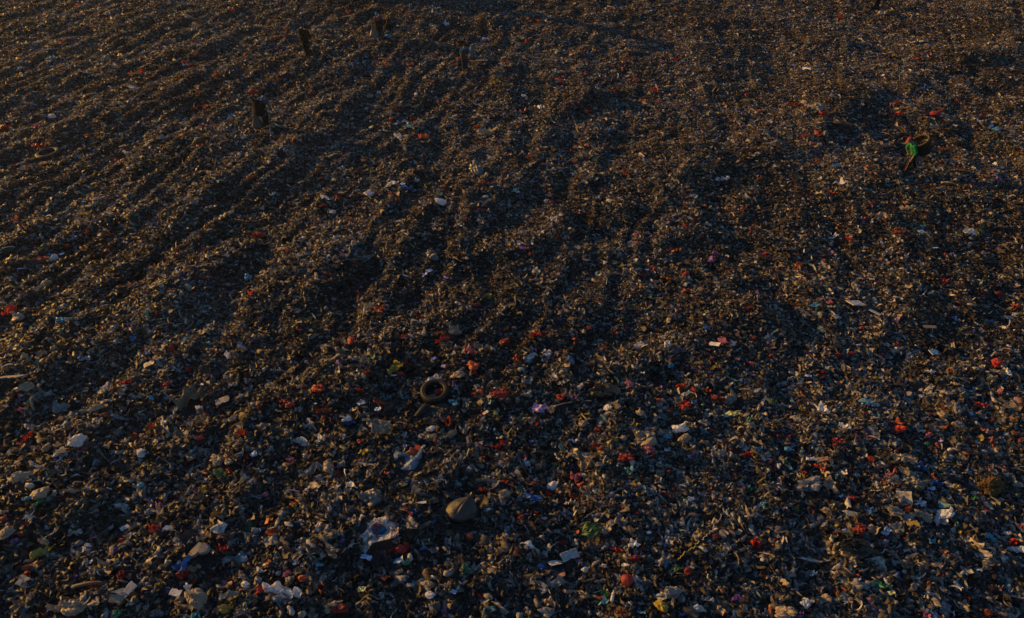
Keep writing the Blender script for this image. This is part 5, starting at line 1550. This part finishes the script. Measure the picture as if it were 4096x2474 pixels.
_v, _f = ico(5)
_n = _v * 2
_v = _v * (1 + .09 * np.sin(3 * _n[:, 0] + 1) + .07 * np.sin(5 * _n[:, 1] + 2 * _n[:, 2]) - .10 * np.maximum(0, _n[:, 2] - .5) + .015 * np.sin(14 * _n[:, 0] + 9 * _n[:, 2]))[:, None]
BALL = mesh_tri("plastic_bag", _v, _f, True); BALL.materials.append(M_FILM)
sr = np.random.default_rng(77)
MASS = {'b': [[], [], [], 0], 'f': [[], [], [], 0]}
for it in ITEMS:
    x0, y0, wpx, c, kd, gx0, gy0, gz0, mpp = it[:9]
    s = wpx * mpp * (.92 if kd in 'Ff' else 1.06)
    flat = kd in 'FfWX'
    lift = s * (.24 if kd in 'WX' else .14 if flat else .22) + .055
    ray = np.array([gx0, gy0, gz0 - CAM_H]); ray /= np.linalg.norm(ray)
    back = lift / -ray[2]                             # slide towards the eye so that it still sits at its pixel once raised
    loc = np.array([gx0, gy0, gz0]) - ray * min(back, .8 * s + .15)
    rgb = np.array(RGB[c]) * (sr.uniform(.45, 1.05) if c in 'ro' else sr.uniform(.8, 1.1)) * (.55 if kd in 'SX' else .8 if c == 't' else 1)
    CLEAR.append((gx0, gy0, s * (.46 if flat else .42)))
    yaw = sr.normal(0, .5) + (PI if sr.uniform() < .5 else 0)
    rot = (sr.normal(0, .22), sr.normal(0, .22), yaw)
    s *= 1.12 if c in 'wcbvp' else 1
    stretch = (s * sr.uniform(.92, 1.06), s * sr.uniform(.7, 1.05), s * sr.uniform(.8, 1.15))
    if kd in 'bf':
        me_, v, f = (SMALLBAGS if kd == 'b' else SHEETS)[sr.integers(0, 8)]
        ca, sa = math.cos(yaw), math.sin(yaw)
        vv = v * np.array(stretch)
        vv = vv @ np.array([[ca, sa, 0], [-sa, ca, 0], [0, 0, 1]]) + loc
        m = MASS[kd]
        m[0].append(vv); m[1].append(f + m[3]); m[2].append(np.repeat(rgb[None], len(v), 0)); m[3] += len(v)
        continue
    child = None
    if kd == 'B':
        if it[9].startswith("smooth"):
            me_, stretch = BALL, (s * 1.05, s * .95, s * .55)
        elif sr.uniform() < .55:
            me_ = CRUMPLES[sr.integers(0, len(CRUMPLES))]
        elif wpx > 36:
            me_, child = BAGS[sr.integers(0, len(BAGS))]
        else:
            me_ = SMALLBAGS[sr.integers(0, len(SMALLBAGS))][0]
    elif kd == 'S':
        me_, child = SACKS[sr.integers(0, len(SACKS))]
    elif kd == 'F': me_ = SHEETS[sr.integers(0, len(SHEETS))][0]
    elif kd == 'W': me_ = WRAPS[sr.integers(0, len(WRAPS))]
    elif kd == 'X': me_ = BOARDS[sr.integers(0, len(BOARDS))]
    elif kd == 'T': me_, child = BOTTLE, CAP
    name = NOUN[kd].replace(" ", "_")
    o = bpy.data.objects.new(name, me_)
    COL.objects.link(o)
    o.location = loc; o.rotation_euler = rot; o.scale = stretch; o.color = tuple(rgb) + (1,)
    tag(o, it[9], NOUN[kd], GROUP[kd])
    if child is not None:
        ch = bpy.data.objects.new(child.name.split(".")[0], child); COL.objects.link(ch); ch.parent = o
        ch.color = tuple(rgb * (.9 if kd != 'T' else .5)) + (1,)
for kd, nm in (('b', "small_plastic_bags"), ('f', "small_plastic_scraps")):
    m = MASS[kd]
    if m[3]:
        o = link(nm, mesh_from(nm, np.concatenate(m[0]), np.concatenate(m[1]).reshape(-1), 3, np.concatenate(m[2])), M_LITTER)
        tag(o, kind="stuff")
litter()
